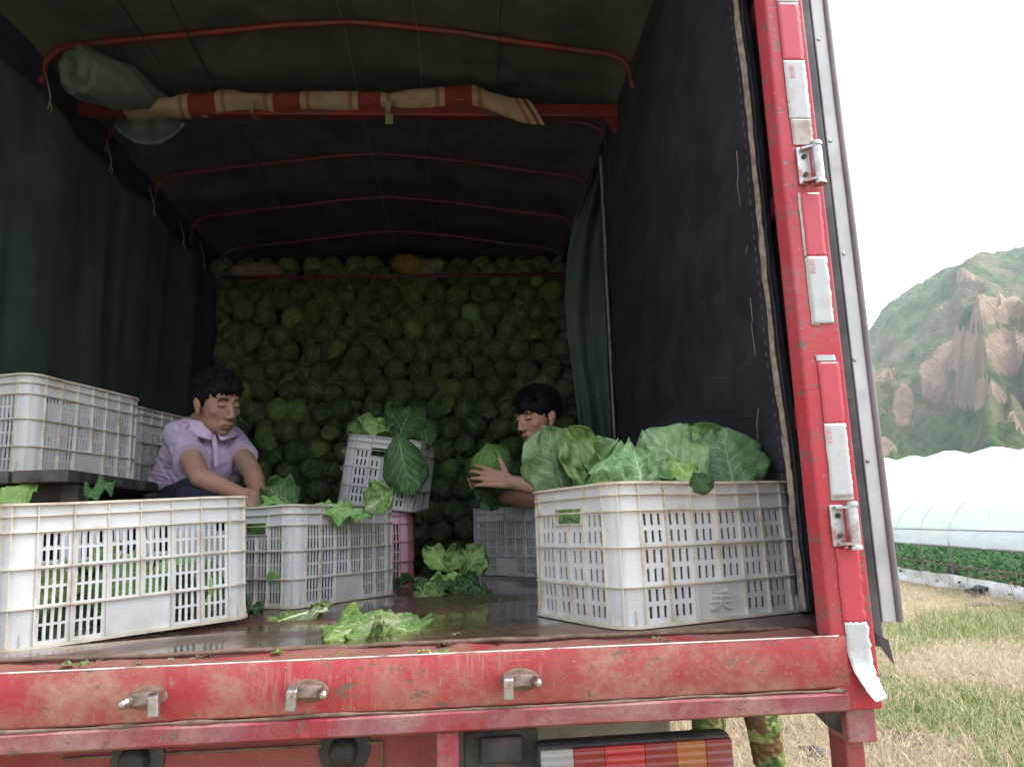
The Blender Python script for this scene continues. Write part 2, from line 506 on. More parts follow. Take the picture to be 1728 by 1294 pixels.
M['leaf_dark'] = m_leaf('leaf_dark', (0.028, 0.085, 0.026), (0.05, 0.13, 0.04), (0.30, 0.45, 0.20), trans=0.10)
M['leaf_pale'] = m_leaf('leaf_pale', (0.13, 0.29, 0.05), (0.26, 0.42, 0.10), (0.66, 0.72, 0.46), n_veins=6, ribw=0.16, pale=(0.66, 0.72, 0.42))
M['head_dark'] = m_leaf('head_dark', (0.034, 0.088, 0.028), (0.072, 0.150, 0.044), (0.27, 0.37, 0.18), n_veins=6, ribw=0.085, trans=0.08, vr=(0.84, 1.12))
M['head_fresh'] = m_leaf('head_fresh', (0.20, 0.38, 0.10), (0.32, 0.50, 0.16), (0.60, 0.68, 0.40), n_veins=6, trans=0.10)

def m_cloth(name, col, var=0.2, rough=0.9, weave=350, wstr=0.15, fold=3.0, sheen=0.0):
    t = NT(name)
    n = t.noise(fold, 5, 0.6)
    c = t.mix(t.step(n, 0.3, 0.7), [k * (1 - var) for k in col], [k * (1 + var) for k in col])
    t.set(color=c, rough=rough, spec=0.2, sheen=sheen)
    t.bump(t.math('ADD', t.noise(weave, 2), t.math('MULTIPLY', t.noise(30, 4), 1.5)), wstr, 0.002)
    return t.m
M['quilt_navy'] = m_cloth('quilt_navy', (0.036, 0.038, 0.050), 0.3, fold=5, wstr=0.3)
M['quilt_green'] = m_cloth('quilt_green', (0.046, 0.074, 0.058), 0.25, fold=4)
M['curtain_green'] = m_cloth('curtain_green', (0.060, 0.095, 0.070), 0.2, fold=4)
M['bundle_green'] = m_cloth('bundle_green', (0.105, 0.150, 0.132), 0.25, fold=5, wstr=0.3)
M['hem'] = m_cloth('hem', (0.36, 0.30, 0.24), 0.35, fold=45, wstr=0.6)
M['hem_grey'] = m_cloth('hem_grey', (0.22, 0.22, 0.22), 0.25, fold=30)
M['sack'] = m_cloth('sack', (0.25, 0.19, 0.15), 0.25, fold=9)
M['bag_yellow'] = m_cloth('bag_yellow', (0.24, 0.165, 0.03), 0.3, fold=12, rough=0.4)
M['bag_clear'] = m_cloth('bag_clear', (0.20, 0.20, 0.13), 0.3, fold=12, rough=0.3)
M['black_bag'] = plain('black_bag', (0.020, 0.021, 0.024), 0.6, 0.3, 20, bump=0.3, bscale=40)

def m_roof():
    t = NT('roof_tarp')
    n = t.noise(5, 6, 0.65)
    c = t.mix(t.step(n, 0.3, 0.7), (0.066, 0.063, 0.057), (0.118, 0.110, 0.097))
    c = t.mix(t.step(t.noise(2.0, 5, 0.6), 0.55, 0.75), c, (0.046, 0.044, 0.042))
    t.set(color=c, rough=0.85, spec=0.2)
    t.bump(t.math('ADD', t.noise(220, 2), t.math('MULTIPLY', t.noise(12, 5, 0.6), 3.0)), 0.35, 0.006)
    return t.m
M['roof'] = m_roof()

def m_tape(name, col, dirt, amt):
    t = NT(name)
    g = t.voro(260, 'DISTANCE_TO_EDGE')
    cell = t.step(g, 0.0, 0.12, 0.90, 1.0)
    n = t.noise(16, 6, 0.65)
    c = t.mix(t.step(n, 1 - amt - 0.05, 1 - amt + 0.15), col, dirt)
    k = t.n.new('ShaderNodeVectorMath'); k.operation = 'SCALE'
    t.lk(c, k.inputs[0]); t.lk(cell, k.inputs['Scale'])
    t.set(color=k.outputs[0], rough=0.32, spec=0.5)
    t.bump(g, 0.12, 0.002)
    return t.m
M['tape_white'] = m_tape('tape_white', (0.42, 0.44, 0.455), (0.33, 0.31, 0.29), 0.46)
M['tape_red'] = m_tape('tape_red', (0.43, 0.045, 0.070), (0.42, 0.15, 0.17), 0.36)
M['tape_torn'] = m_tape('tape_torn', (0.38, 0.345, 0.30), (0.24, 0.19, 0.16), 0.5)
M['print_red'] = plain('print_red', (0.55, 0.16, 0.18), 0.5, 0.1)

def m_lens(name, col, sc=140):
    t = NT(name)
    w = t.wave(sc / 6.0, 0, co=t.coord('Object'), direction='Z')
    n = t.noise(8, 5)
    c = t.mix(t.step(n, 0.45, 0.75), col, [k * 0.55 + 0.06 for k in col])
    t.set(color=c, rough=0.22, spec=0.6, coat=0.4)
    t.bump(w, 0.35, 0.004)
    return t.m
M['lens_red'] = m_lens('lens_red', (0.17, 0.006, 0.010))
M['lens_bright'] = m_lens('lens_bright', (0.30, 0.008, 0.013))
M['lens_amber'] = m_lens('lens_amber', (0.26, 0.075, 0.008))
M['lens_clear'] = m_lens('lens_clear', (0.24, 0.235, 0.23))

def m_film():
    t = NT('greenhouse_film')
    n = t.noise(1.2, 5, 0.6)
    c = t.mix(t.step(n, 0.3, 0.7), (0.74, 0.79, 0.82), (0.83, 0.86, 0.88))
    t.set(color=c, rough=0.28, spec=0.6)
    t.bump(t.noise(3.0, 5, 0.6, dist=0.6), 0.3, 0.05)
    mx = t.translucent((0.72, 0.80, 0.84), 0.45)
    tp = t.n.new('ShaderNodeBsdfTransparent'); tp.inputs[0].default_value = (0.93, 0.97, 1.0, 1)
    m2 = t.n.new('ShaderNodeMixShader'); m2.inputs[0].default_value = 0.22
    t.lk(mx.outputs[0], m2.inputs[1]); t.lk(tp.outputs[0], m2.inputs[2]); t.lk(m2.outputs[0], t.out.inputs['Surface'])
    return t.m
M['film'] = m_film()
M['film_low'] = plain('film_low', (0.62, 0.64, 0.62), 0.5, 0.15, 4, dirt=(0.40, 0.36, 0.29), dirt_amt=0.4)
M['hoop'] = plain('hoop', (0.20, 0.19, 0.18), 0.6, 0.2, 10)
M['rust'] = plain('rust', (0.14, 0.09, 0.07), 0.8, 0.3, 20)

def m_ground():
    t = NT('field_ground')
    n1 = t.noise(1.1, 6, 0.65)
    n2 = t.noise(14, 6, 0.7)
    c = t.mix(t.step(n2, 0.3, 0.7), (0.19, 0.145, 0.088), (0.31, 0.25, 0.16))
    c = t.mix(t.step(n1, 0.52, 0.66), c, (0.12, 0.15, 0.06))
    t.set(color=c, rough=0.95, spec=0.1)
    t.bump(t.math('ADD', t.noise(40, 5), t.math('MULTIPLY', n2, 2.0)), 0.6, 0.03)
    return t.m
M['ground'] = m_ground()
def m_blade(name, a, b):
    t = NT(name)
    c = t.mix(t.step(t.noise(23, 2, 0.5), 0.35, 0.65), a, b)
    t.set(color=c, rough=0.6, spec=0.25)
    t.translucent(c, 0.25)
    return t.m
M['straw'] = m_blade('straw', (0.30, 0.245, 0.155), (0.47, 0.40, 0.275))
M['grass'] = m_blade('grass', (0.085, 0.16, 0.030), (0.19, 0.30, 0.07))
M['crop'] = m_blade('crop', (0.035, 0.115, 0.030), (0.09, 0.24, 0.06))

def m_mountain():
    t = NT('mountain_slope')
    geo = t.n.new('ShaderNodeNewGeometry')
    nz = t.sep(geo.outputs['True Normal'])[2]
    big = t.noise(0.022, 8, 0.65)
    sh = t.noise(0.22, 8, 0.72)
    g = t.mix(t.step(sh, 0.35, 0.65), (0.028, 0.080, 0.024), (0.105, 0.175, 0.055))
    g = t.mix(t.step(t.noise(0.05, 6, 0.65), 0.45, 0.62), g, (0.17, 0.165, 0.105))
    rk = t.mix(t.step(t.noise(0.13, 7, 0.7, co=t.coord('Object', (1, 1, 0.25))), 0.3, 0.7), (0.25, 0.18, 0.125), (0.45, 0.35, 0.255))
    at_ = t.n.new('ShaderNodeAttribute'); at_.attribute_name = 'rock'
    f = t.math('ADD', at_.outputs['Fac'], t.math('MULTIPLY', t.math('SUBTRACT', sh, 0.5), 0.9))
    f = t.math('ADD', f, t.math('MULTIPLY', t.step(nz, 0.25, 0.55, 1.0, 0.0), 0.25))
    c = t.mix(t.step(f, 0.42, 0.60), g, rk)
    t.set(color=c, rough=0.95, spec=0.1)
    t.bump(t.math('ADD', t.noise(0.35, 8, 0.7), t.math('MULTIPLY', sh, 2.0)), 0.9, 2.5)
    return t.m
M['mountain'] = m_mountain()

# ------------------------------------------------------------------ the setting: ground, mountain
def build_ground():
    xs = np.concatenate([np.linspace(-900, -12, 14), np.linspace(-10, 24, 120), np.linspace(30, 900, 16)])
    ys = np.concatenate([np.linspace(-900, -12, 14), np.linspace(-10, 30, 140), np.linspace(36, 900, 16)])
    X, Y = np.meshgrid(xs, ys)
    near = np.exp(-((np.clip(np.abs(X - 6) - 14, 0, None)) / 10) ** 2 - ((np.clip(np.abs(Y - 10) - 16, 0, None)) / 10) ** 2)
    Zg = (0.045 * fbm(X * 0.7, Y * 0.7, 0, 3, 3)) * near
    Zg -= 0.06
    m = MB().grid(np.stack([X, Y, Zg], -1))
    o = m.build('ground', M['ground'], smooth=True)
    tag(o, 'dry straw covered field ground around the truck', None, None, 'structure')
build_ground()

def build_mountain():
    sil = [(1380, 640), (1460, 566), (1500, 522), (1540, 490), (1570, 470), (1600, 455), (1650, 432), (1700, 421), (1728, 417)]
    A = []; E = []
    for p in sil:
        r = ray(*p); A.append(math.degrees(math.atan2(r[0], r[1]))); E.append(math.atan2(r[2], math.hypot(r[0], r[1])))
    A = [-10, 8, 16] + A + [A[-1] + 6, A[-1] + 18, A[-1] + 40, A[-1] + 60]
    E = [0.02, 0.05, 0.10] + E + [E[-1] + 0.008, E[-1] - 0.03, 0.20, 0.06]
    na, nr = 420, 230
    az = np.linspace(-8, 92, na)
    el = np.interp(az, A, E)
    r0, r1, r2 = 70.0, 330.0, 470.0
    rr = np.concatenate([np.linspace(r0, r1, 175), np.linspace(r1, r2, nr - 174)[1:]])
    AZ, RR = np.meshgrid(np.radians(az), rr)
    EL = np.tile(el, (nr, 1))
    Hh = np.tan(EL) * r1 + EYE[2]
    Xm, Ym = RR * np.sin(AZ), RR * np.cos(AZ)
    t = np.clip((RR - r0) / (r1 - r0), 0, 1.6)
    # gullies run down the slope: warp the profile along the contour
    gul = fbm(AZ * 14, RR * 0.006, 0, 11, 4)
    tt = np.clip(t + 0.08 * gul * np.clip(1.0 - t, 0, 1) * 2, 0, 2)
    prof = np.where(tt < 1, 0.10 * tt + 0.90 * (tt ** 1.35), 1 - (tt - 1) * 0.8)
    # cliff bands
    band = fbm(Xm * 0.012, Ym * 0.012, 0, 23, 3)
    lev = prof * 7.0 + band * 1.2
    st = lev - np.floor(lev)
    cl = np.floor(lev) + np.clip((st - 0.55) / 0.45, 0, 1) ** 0.7 * 0.75 + np.clip(st / 0.55, 0, 1) * 0.25
    mask = 0.25 * np.clip(fbm(Xm * 0.010 + 3, Ym * 0.010, 0, 31, 3) * 1.8 + 0.35, 0, 1)
    prof2 = prof + (cl - lev) / 7.0 * mask * np.clip((1 - t) * 8, 0, 1)
    Zm = Hh * prof2
    amp = 8.0 * np.clip(1 - np.abs(t - 0.5) * 1.9, 0.12, 1)
    Zm = Zm + amp * (fbm(Xm * 0.035, Ym * 0.035, 0, 41, 5, 0.55)) * np.clip(t * 6, 0, 1)
    Zm = Zm + 2.2 * np.abs(fbm(Xm * 0.16, Ym * 0.16, 0, 43, 4)) * np.clip(t * 6, 0, 1)
    # bare outcrops: where they stand on this hillside
    rel = np.stack([Xm - EYE[0], Ym - EYE[1], Zm - EYE[2]], -1) @ RC
    PX, PY = CX + FPX * rel[..., 0] / -rel[..., 2], CY - FPX * rel[..., 1] / -rel[..., 2]
    rock = np.zeros_like(Zm)
    for bx, by, sx, sy, w_ in ((1625, 600, 55, 26, 1.0), (1700, 600, 40, 30, 0.9), (1700, 520, 50, 22, 0.9), (1575, 640, 16, 28, 0.9), (1490, 636, 26, 12, 0.8), (1660, 668, 50, 26, 0.8), (1525, 690, 16, 30, 0.7), (1492, 760, 18, 14, 0.9), (1580, 520, 26, 14, 0.6), (1640, 470, 50, 12, 0.55), (1720, 720, 40, 20, 0.5), (1830, 560, 60, 50, 0.9), (1950, 620, 60, 40, 0.9), (2100, 560, 70, 50, 0.8)):
        rock = np.maximum(rock, w_ * np.exp(-((PX - bx) / sx) ** 2 - ((PY - by) / sy) ** 2))
    edge_n = fbm(Xm * 0.05, Ym * 0.05, Zm * 0.02, 61, 4)
    rock = np.clip(rock * 1.25 + 0.42 * edge_n * (rock > 0.08) + 0.16 * edge_n - 0.10, 0, 1)
    Zm = Zm + rock * (1.0 + 2.6 * np.abs(fbm(AZ * 70, RR * 0.02, 0, 63, 3))) * np.clip((1 - t) * 10, 0, 1)
    Zm[0, :] = -2.0
    m = MB().grid(np.stack([Xm, Ym, Zm], -1))
    o = m.build('mountain', M['mountain'], smooth=False)
    at_ = o.data.attributes.new('rock', 'FLOAT', 'POINT'); at_.data.foreach_set('value', rock.astype(np.float32).ravel())
    tag(o, 'steep green mountainside with bare tan cliffs behind the greenhouse', None, None, 'structure')
build_mountain()

# ------------------------------------------------------------------ the truck
W_L, W_R = -1.62, 0.814          # inside faces of the side walls
Y_S, Y_F = 1.44, 6.30           # rear sill face, front wall
FLOOR = 1.20
truck = empty('cargo_truck', (0.0, 1.44, 0.0), 0, 'red stake-body cargo truck seen from behind with its rear doors open', 'truck')
def tb(mb, name, mat, parent=truck, **kw):
    o = mb.build(name, mat, parent, **kw)
    o.matrix_parent_inverse = Matrix.Translation((0, -1.44, 0))
    return o
def sub(mb, name, mat, parent, **kw):
    return mb.build(name, mat, parent, **kw)

# floor plate with its raised inner lip
tb(MB().box((W_L, 1.575, 1.12), (W_R, Y_F, FLOOR)), 'cargo_floor', M['floor'])
n = 90
xs = np.linspace(W_L, 0.66, n)
lip = MB()
lip.tube([(x, 1.568 + 0.003 * float(vnoise(x * 9, 3)), 1.201 + 0.002 * float(vnoise(x * 14, 9))) for x in xs], 0.0045, 6)
tb(lip, 'floor_lip', M['mud'], smooth=True)
# dirty ledge between the lip and the sill edge: slightly sunken, uneven
xg, yg = np.meshgrid(np.linspace(W_L, 0.70, 150), np.linspace(1.442, 1.576, 14))
zg = 1.190 + 0.006 * np.clip(fbm(xg * 9, yg * 30, 0, 5, 4), -0.3, 1) + np.clip((yg - 1.55) / 0.026, 0, 1) * 0.006
zg[0, :] = 1.192
tb(MB().grid(np.stack([xg, yg, zg], -1)), 'sill_ledge', M['red_ledge'], smooth=True)
# rear sill: pressed section with a crease and a turned-out lower lip
prof = [(1.575, 1.12), (1.575, 1.186), (1.452, 1.188), (1.446, 1.199), (1.440, 1.1985), (1.438, 1.194), (1.4385, 1.112), (1.442, 1.107), (1.452, 1.104), (1.575, 1.104)]
def extr_x(prof, x0, x1, nx=2, wob=0.0, seed=0):
    P = []
    for x in np.linspace(x0, x1, nx):
        P.append([(x, y + wob * float(vnoise(x * 5, y * 40, 0, seed)), z + wob * float(vnoise(x * 5 + 7, z * 40, 3, seed))) for y, z in prof])
    P = np.array(P)
    m = MB().grid(P, closed_u=True)
    k = len(prof)
    m.f.append(tuple(range(k))); m.f.append(tuple(reversed([(nx - 1) * k + i for i in range(k)])))
    m.f = [tuple(reversed(f)) for f in m.f]
    return m
sill = tb(extr_x(prof, -1.75, 0.712, 60, 0.0012, 4), 'rear_sill', M['red_sill'], smooth=40)
lprof = [(1.56, 1.102), (1.452, 1.1025), (1.440, 1.103), (1.433, 1.098), (1.4365, 1.071), (1.444, 1.066), (1.56, 1.068)]
tb(extr_x(lprof, -1.75, 0.705, 60, 0.0014, 8), 'sill_lip', M['red_lip'], smooth=40)
edge = MB()
edge.tube([(x, 1.4405 + 0.0006 * float(vnoise(x * 20, 1)), 1.1992) for x in np.linspace(-1.75, 0.70, 120)], 0.0016, 5)
tb(edge, 'sill_edge_strip', M['white_edge'], smooth=True)
# dried mud bead along the crease
bead = MB()
rs = 0.0022 + 0.0028 * np.clip(fbm(np.linspace(0, 40, 160), 0.3, 0, 2, 3), 0, 1)
bead.tube([(x, 1.439, 1.1045 + 0.0015 * float(vnoise(x * 12, 5))) for x in np.linspace(-1.75, 0.70, 160)], list(rs), 6)
tb(bead, 'mud_bead', M['mud'], smooth=True)

# door latch keepers on the sill: a plate and two bent steel hooks each
def keeper(px, py, flip, tilt=0.0):
    c = on_y(px, py, 1.432)
    k = empty('latch_keeper')
    k.parent = truck
    k.location = (c[0], c[1] - 1.44, c[2])
    k.rotation_euler = (0, tilt, 0); k.scale = (0.76, 0.9, 0.80)
    # dirty oval plate
    pl = MB(); pl.lathe([(0.0, 0), (0.046, 0.0), (0.043, 0.003), (0.034, 0.005), (0.0, 0.007)], (0, 0.006, 0), (0, -1, 0), 20)
    o = pl.build('plate', M['mud'], k, smooth=50); o.scale = (1.0, 1, 0.55)
    rb = MB(); rb.box((-0.030, -0.010, -0.013), (0.030, 0.004, 0.013)); rb.build('bracket', M['keeper_mud'], k, bevel=0.004)
    for s, big in ((-1, flip), (1, not flip)):
        h = MB()
        hx = s * 0.030
        if big:
            h.prism([(0.010, -0.012), (0.010, 0.016), (-0.024, 0.014), (-0.034, 0.008), (-0.036, -0.034), (-0.026, -0.036), (-0.022, -0.012)][::-1], hx - 0.012, hx + 0.012, Matrix(((0, 0, 1, 0), (1, 0, 0, 0), (0, 1, 0, 0), (0, 0, 0, 1))))
        else:
            h.lathe([(0.0, 0), (0.012, 0), (0.013, 0.014), (0.010, 0.026), (0.004, 0.031), (0.0, 0.032)], (hx, -0.004, 0.0), (s * 0.5, -1, -0.1), 8)
        h.build('hook', M['steel'], k, bevel=0.003)
    return k
keeper(246, 1178, False, -0.08)
keeper(520, 1166, True, 0.05)
keeper(878, 1147, True, 0.03)

# panel under the sill with two rubber bump stops, centre stay, dark bumper bracket
pan = tb(MB().box((-1.75, 1.60, 0.55), (-0.04, 1.62, 1.068)), 'lower_panel', M['red_panel'])
for px, py in ((228, 1282), (580, 1266)):
    c = on_y(px, py, 1.585)
    b = MB(); b.lathe([(0.0, -0.01), (0.050, -0.01), (0.050, 0.006), (0.040, 0.010), (0.028, 0.014), (0.026, 0.030), (0.018, 0.038), (0.0, 0.040)], (c[0], 1.60, c[2]), (0, -1, 0), 24)
    tb(b, 'bump_stop', M['rubber'], smooth=45)
tb(MB().prism([(-0.048, 1.455), (-0.008, 1.455), (-0.008, 1.50), (-0.048, 1.50)], 0.55, 1.066), 'centre_stay', M['red_lip'], bevel=0.004)
tb(MB().box((-0.75, 1.592, 1.015), (-0.16, 1.598, 1.02)).box((-0.16, 1.592, 0.8), (-0.155, 1.598, 1.02)), 'panel_seam', M['rust'])
tb(MB().box((0.0, 1.53, 0.86), (0.14, 1.56, 1.045)).box((0.03, 1.515, 0.99), (0.11, 1.532, 1.035)), 'light_bracket', M['chassis'], bevel=0.005)
tb(MB().box((-0.008, 1.60, 0.9), (0.045, 1.606, 1.062)), 'bracket_tab', M['greyplast'])

# tail light: black housing with five lens fields
c0 = on_y(912, 1252, 1.47); c1 = on_y(1236, 1238, 1.47)
tl = empty('tail_light'); tl.parent = truck; tl.location = ((c0[0] + c1[0]) / 2, 1.49 - 1.44, 0.962)
LW = (c1[0] - c0[0]) / 2
tl.rotation_euler = (0, R_(-0.6), 0)
hb = MB(); hb.box((-LW - 0.006, 0.0, -0.062), (LW + 0.006, 0.05, 0.064)); hb.build('housing', M['chassis'], tl, bevel=0.012)
fr = [(0.0, 0.17, 'lens_clear', 'reversing_lens'), (0.17, 0.33, 'lens_red', 'stop_lens'), (0.33, 0.54, 'lens_bright', 'stop_lens'), (0.54, 0.705, 'lens_red', 'tail_lens'), (0.705, 0.86, 'lens_amber', 'indicator_lens'), (0.86, 1.0, 'lens_red', 'tail_lens')]
for a, b, mm, nm in fr:
    x0, x1 = -LW + 2 * LW * a, -LW + 2 * LW * b
    q = MB(); q.box((x0 + 0.0003, -0.016, -0.056), (x1 - 0.0003, -0.002, 0.058))
    q.build(nm, M[mm], tl, bevel=0.0012)
    if mm == 'lens_bright':
        for kz in range(5):
            q = MB(); q.box((x0 + 0.004, -0.0195, -0.048 + kz * 0.020), (x1 - 0.004, -0.0155, -0.037 + kz * 0.020)); q.build('reflector_bar', M['lens_bright'], tl, bevel=0.001)
# underside: mudguard, chassis rails, axle, wheels
tb(MB().box((0.13, 2.05, 0.72), (0.53, 2.10, 1.075)).box((0.145, 2.035, 1.0), (0.515, 2.055, 1.04)), 'mudguard', M['greyplast'], bevel=0.012)
for xr in (-0.80, 0.02):
    tb(MB().box((xr - 0.04, 1.65, 0.88), (xr + 0.04, 6.6, 1.06)), 'chassis_rail', M['chassis'])
for yc in (1.9, 2.7, 3.5, 4.3, 5.1, 5.9):
    tb(MB().box((W_L, yc, 1.05), (W_R, yc + 0.06, 1.118)), 'cross_bearer', M['chassis'])
tb(MB().tube([(-1.3, 4.2, 0.42), (0.4, 4.2, 0.42)], 0.07, 10), 'rear_axle', M['chassis'], smooth=True)
def wheel(x, y, r=0.42, w=0.2):
    k = MB(); k.lathe([(0.0, -w / 2 + 0.03), (r * 0.55, -w / 2 + 0.02), (r * 0.6, -w / 2), (r * 0.93, -w / 2 + 0.01), (r, -w / 2 + 0.04), (r, w / 2 - 0.04), (r * 0.93, w / 2 - 0.01), (r * 0.6, w / 2), (r * 0.55, w / 2 - 0.02), (0.0, w / 2 - 0.03)], (x, y, r - 0.03), (1, 0, 0), 28)
    o = tb(k, 'wheel', M['tyre'], smooth=40)
    h = MB(); h.lathe([(0.0, -0.01), (r * 0.5, -0.01), (r * 0.5, 0.01), (0.10, 0.02), (0.08, 0.06), (0.0, 0.06)], (x + w / 2 - 0.02, y, r - 0.03), (1, 0, 0), 20)
    q = h.build('rim', M['greyplast'], o, smooth=40)
for x in (-1.42, -1.20, 0.33, 0.55): wheel(x, 4.2)
for x in (-1.30, 0.45): wheel(x, 7.3)
# cab ahead of the box
cab = tb(MB().box((-1.5, 6.5, 0.75), (0.65, 8.2, 2.75)), 'cab', M['red_post'], bevel=0.12)
ws = MB().box((-1.35, 8.19, 1.75), (0.50, 8.215, 2.55)); sub(ws, 'windscreen', M['rubber'], cab)

# walls, roof
def side_wall(x0, x1, nm):
    m = MB().box((x0, 1.56, 1.06), (x1, Y_F, 3.30))
    return tb(m, nm, M['navy_panel'])
side_wall(-1.68, -1.645, 'side_wall')
side_wall(0.816, 0.829, 'side_wall')
tb(MB().box((-1.645, Y_F, 1.06), (0.815, Y_F + 0.05, 3.62)), 'front_wall', M['navy_panel'])
for z in (1.62, 2.16, 2.70):      # inner rails and stakes of the right side, seen beside the blanket's edge
    tb(MB().box((0.800, 1.58, z), (0.815, 2.05, z + 0.05)), 'side_rail', M['red_post'])
for x, s in ((W_L - 0.01, 1),):
    for y in (2.6, 3.5, 4.4, 5.3):
        tb(MB().box((x - 0.012, y, 1.2), (x, y + 0.04, 3.25)), 'stake', M['red_bow'])
for x in (-1.64, 0.765):
    tb(MB().box((x, 1.5, 3.215), (x + 0.035, Y_F, 3.255)), 'top_rail', M['navy_panel'] if x < 0 else M['red_bow'])
# dark blue flap under the left rail
yy, zz = np.meshgrid(np.linspace(1.6, Y_F, 120), np.linspace(3.05, 3.26, 6))
xx = -1.612 + 0.006 * fbm(yy * 5, zz * 9, 0, 12, 3)
tb(MB().grid(np.stack([xx, yy, zz], -1)), 'rail_flap', M['navy_panel'], smooth=True)

# roof bows: measured on the first bow, kept for all
bow_px = [(70, 128), (76, 103), (92, 84), (120, 74), (200, 65), (330, 53), (480, 38), (600, 33), (760, 49), (900, 71), (985, 82), (1030, 88), (1052, 98), (1064, 116)]
bow_pts = [on_y(px, py, 2.859) for px, py in bow_px]
bow_xz = [(p[0], p[2]) for p in bow_pts]
bow_xz = [(-1.605, 3.20)] + bow_xz + [(0.757, 3.20)]
BX = np.array([p[0] for p in bow_xz]); BZ = np.array([p[1] for p in bow_xz])
def roof_z(x):
    return np.interp(x, BX[1:-1], BZ[1:-1])
BOWS = [1.75, 2.30, 2.859, 3.42, 3.99, 4.56, 5.13, 5.70]
for yb in BOWS:
    m = MB(); m.tube([(x, yb, z - 0.012) for x, z in bow_xz], 0.0125 if yb > 3 else 0.0145, 8)
    tb(m, 'roof_bow', M['red_bow'], smooth=True)
# roof sheet, sagging a little between the bows
xs = np.linspace(-1.60, 0.752, 90); ys = np.linspace(1.50, Y_F + 0.04, 220)
Xr, Yr = np.meshgrid(xs, ys)
Zr = roof_z(Xr) + 0.006
dist = np.min(np.abs(Yr[..., None] - np.array(BOWS)), -1)
sag = np.clip(dist / 0.28, 0, 1) ** 1.2
Zr = Zr - 0.016 * sag + 0.018 * sag * fbm(Xr * 3.2, Yr * 3.2, 0, 6, 4) + 0.004 * fbm(Xr * 12, Yr * 12, 0, 66, 3)
tb(MB().grid(np.stack([Xr, Yr, Zr], -1)), 'roof_sheet', M['roof'], smooth=True)
tb(MB().grid(np.stack([Xr, Yr, roof_z(Xr) + 0.05], -1)[::6, ::4]), 'roof_cover', M['navy_panel'], smooth=True)
# ropes under the roof sheet
for xr_, mt, r in ((-0.44, 'rope', 0.0022), (-0.14, 'rope', 0.0018), (0.20, 'rubber', 0.003), (-1.05, 'rubber', 0.004), (-1.22, 'rubber', 0.003)):
    m = MB(); m.tube([(xr_ + 0.01 * float(vnoise(y * 2, xr_)), y, float(roof_z(xr_)) - 0.020 - 0.012 * abs(math.sin((y - 2.3) / 0.57 * math.pi))) for y in np.linspace(1.6, Y_F, 60)], r, 5)
    tb(m, 'roof_rope', M[mt], smooth=True)
# heavy cross beam with gussets
tb(MB().box((-1.60, 3.12, 3.215), (0.752, 3.17, 3.275)), 'cross_beam', M['red_bow'], bevel=0.006)
for s, xg_ in ((-1, 0.752),):
    tb(MB().prism([(xg_, 3.215), (xg_, 3.14), (xg_ + s * 0.02, 3.14), (xg_ + s * 0.06, 3.215)][::s], 3.135, 3.155, Matrix(((1, 0, 0, 0), (0, 0, 1, 0), (0, 1, 0, 0), (0, 0, 0, 1)))), 'gusset', M['red_bow'])
# front bar in front of the load top
pL = on_y(372, 469, 4.86); pR = on_y(952, 463, 4.86)
tb(MB().tube([tuple(pL), tuple(pR)], 0.013, 8), 'load_bar', M['red_bow'], smooth=True)

# right corner post, bevelled inside edge
pp = [(0.722, 1.575), (0.673, 1.467), (0.686, 1.440), (0.770, 1.440), (0.770, 1.575)]
post = tb(MB().prism(pp, 1.068, 3.36), 'corner_post', M['red_post'], bevel=0.004)
tb(MB().prism([(-1.75, 1.575), (-1.75, 1.44), (-1.66, 1.44), (-1.62, 1.498), (-1.62, 1.575)], 1.068, 3.36), 'corner_post', M['red_post'], bevel=0.004)
tb(MB().box((-1.70, 1.46, 3.30), (0.73, 1.57, 3.62)), 'rear_header', M['red_post'], bevel=0.005)
# lower leg of the post with its bracket
tb(MB().box((0.702, 1.446, 1.01), (0.757, 1.53, 1.112)), 'post_bracket', M['red_lip'], bevel=0.004)
tb(MB().box((0.706, 1.470, 0.55), (0.742, 1.54, 1.03)), 'post_leg', M['red_panel'], bevel=0.004)
tb(MB().prism([(0.672, 1.068), (0.672, 1.052), (0.712, 1.010), (0.712, 1.068)], 1.47, 1.53, Matrix(((1, 0, 0, 0), (0, 0, 1, 0), (0, 1, 0, 0), (0, 0, 0, 1)))), 'post_gusset', M['chassis'])

# reflective tape pieces on the post
def tape(py0, py1, mat, dxl=0.0, dxr=0.0, nm='tape_strip', yoff=1.4378, jag=0.001, xl=0.711, xr=0.7585, curl=0.0):
    z0 = on_y(1360, py0, 1.44)[2]; z1 = on_y(1400, py1, 1.44)[2]
    nv = 26
    P = []
    for j, t in enumerate(np.linspace(0, 1, nv)):
        z = z0 + (z1 - z0) * t
        jl = jag * float(vnoise(z * 160, 1.5)) ; jr = jag * 2 * float(vnoise(z * 220, 7.5))
        row = []
        for u in np.linspace(0, 1, 7):
            x = (xl + dxl + jl) * (1 - u) + (xr + dxr + jr) * u
            y = yoff + 0.0002 * float(vnoise(x * 90, z * 60))
            if curl:
                c_ = max(0.0, t - 0.35) ** 2
                y -= curl * c_ * (1.0 - 0.55 * u)
                x += curl * c_ * 0.22 * (1 - u) + curl * c_ * 0.28
            row.append((x, y, z))
        P.append(row)
    o = tb(MB().grid(np.array(P)), nm, M[mat], smooth=True)
    md = o.modifiers.new('solid', 'SOLIDIFY'); md.thickness = 0.0003; md.offset = 0
    return o
tape(-60, 6, 'tape_white')
tape(6.5, 103, 'tape_red')
tw1 = tape(103.5, 202, 'tape_white')
tape(202.5, 246, 'tape_torn', dxl=0.002)
tape(326, 433, 'tape_red', dxl=0.006); tape(326, 434, 'tape_torn', dxl=0.0005, dxr=-0.040, yoff=1.4386)
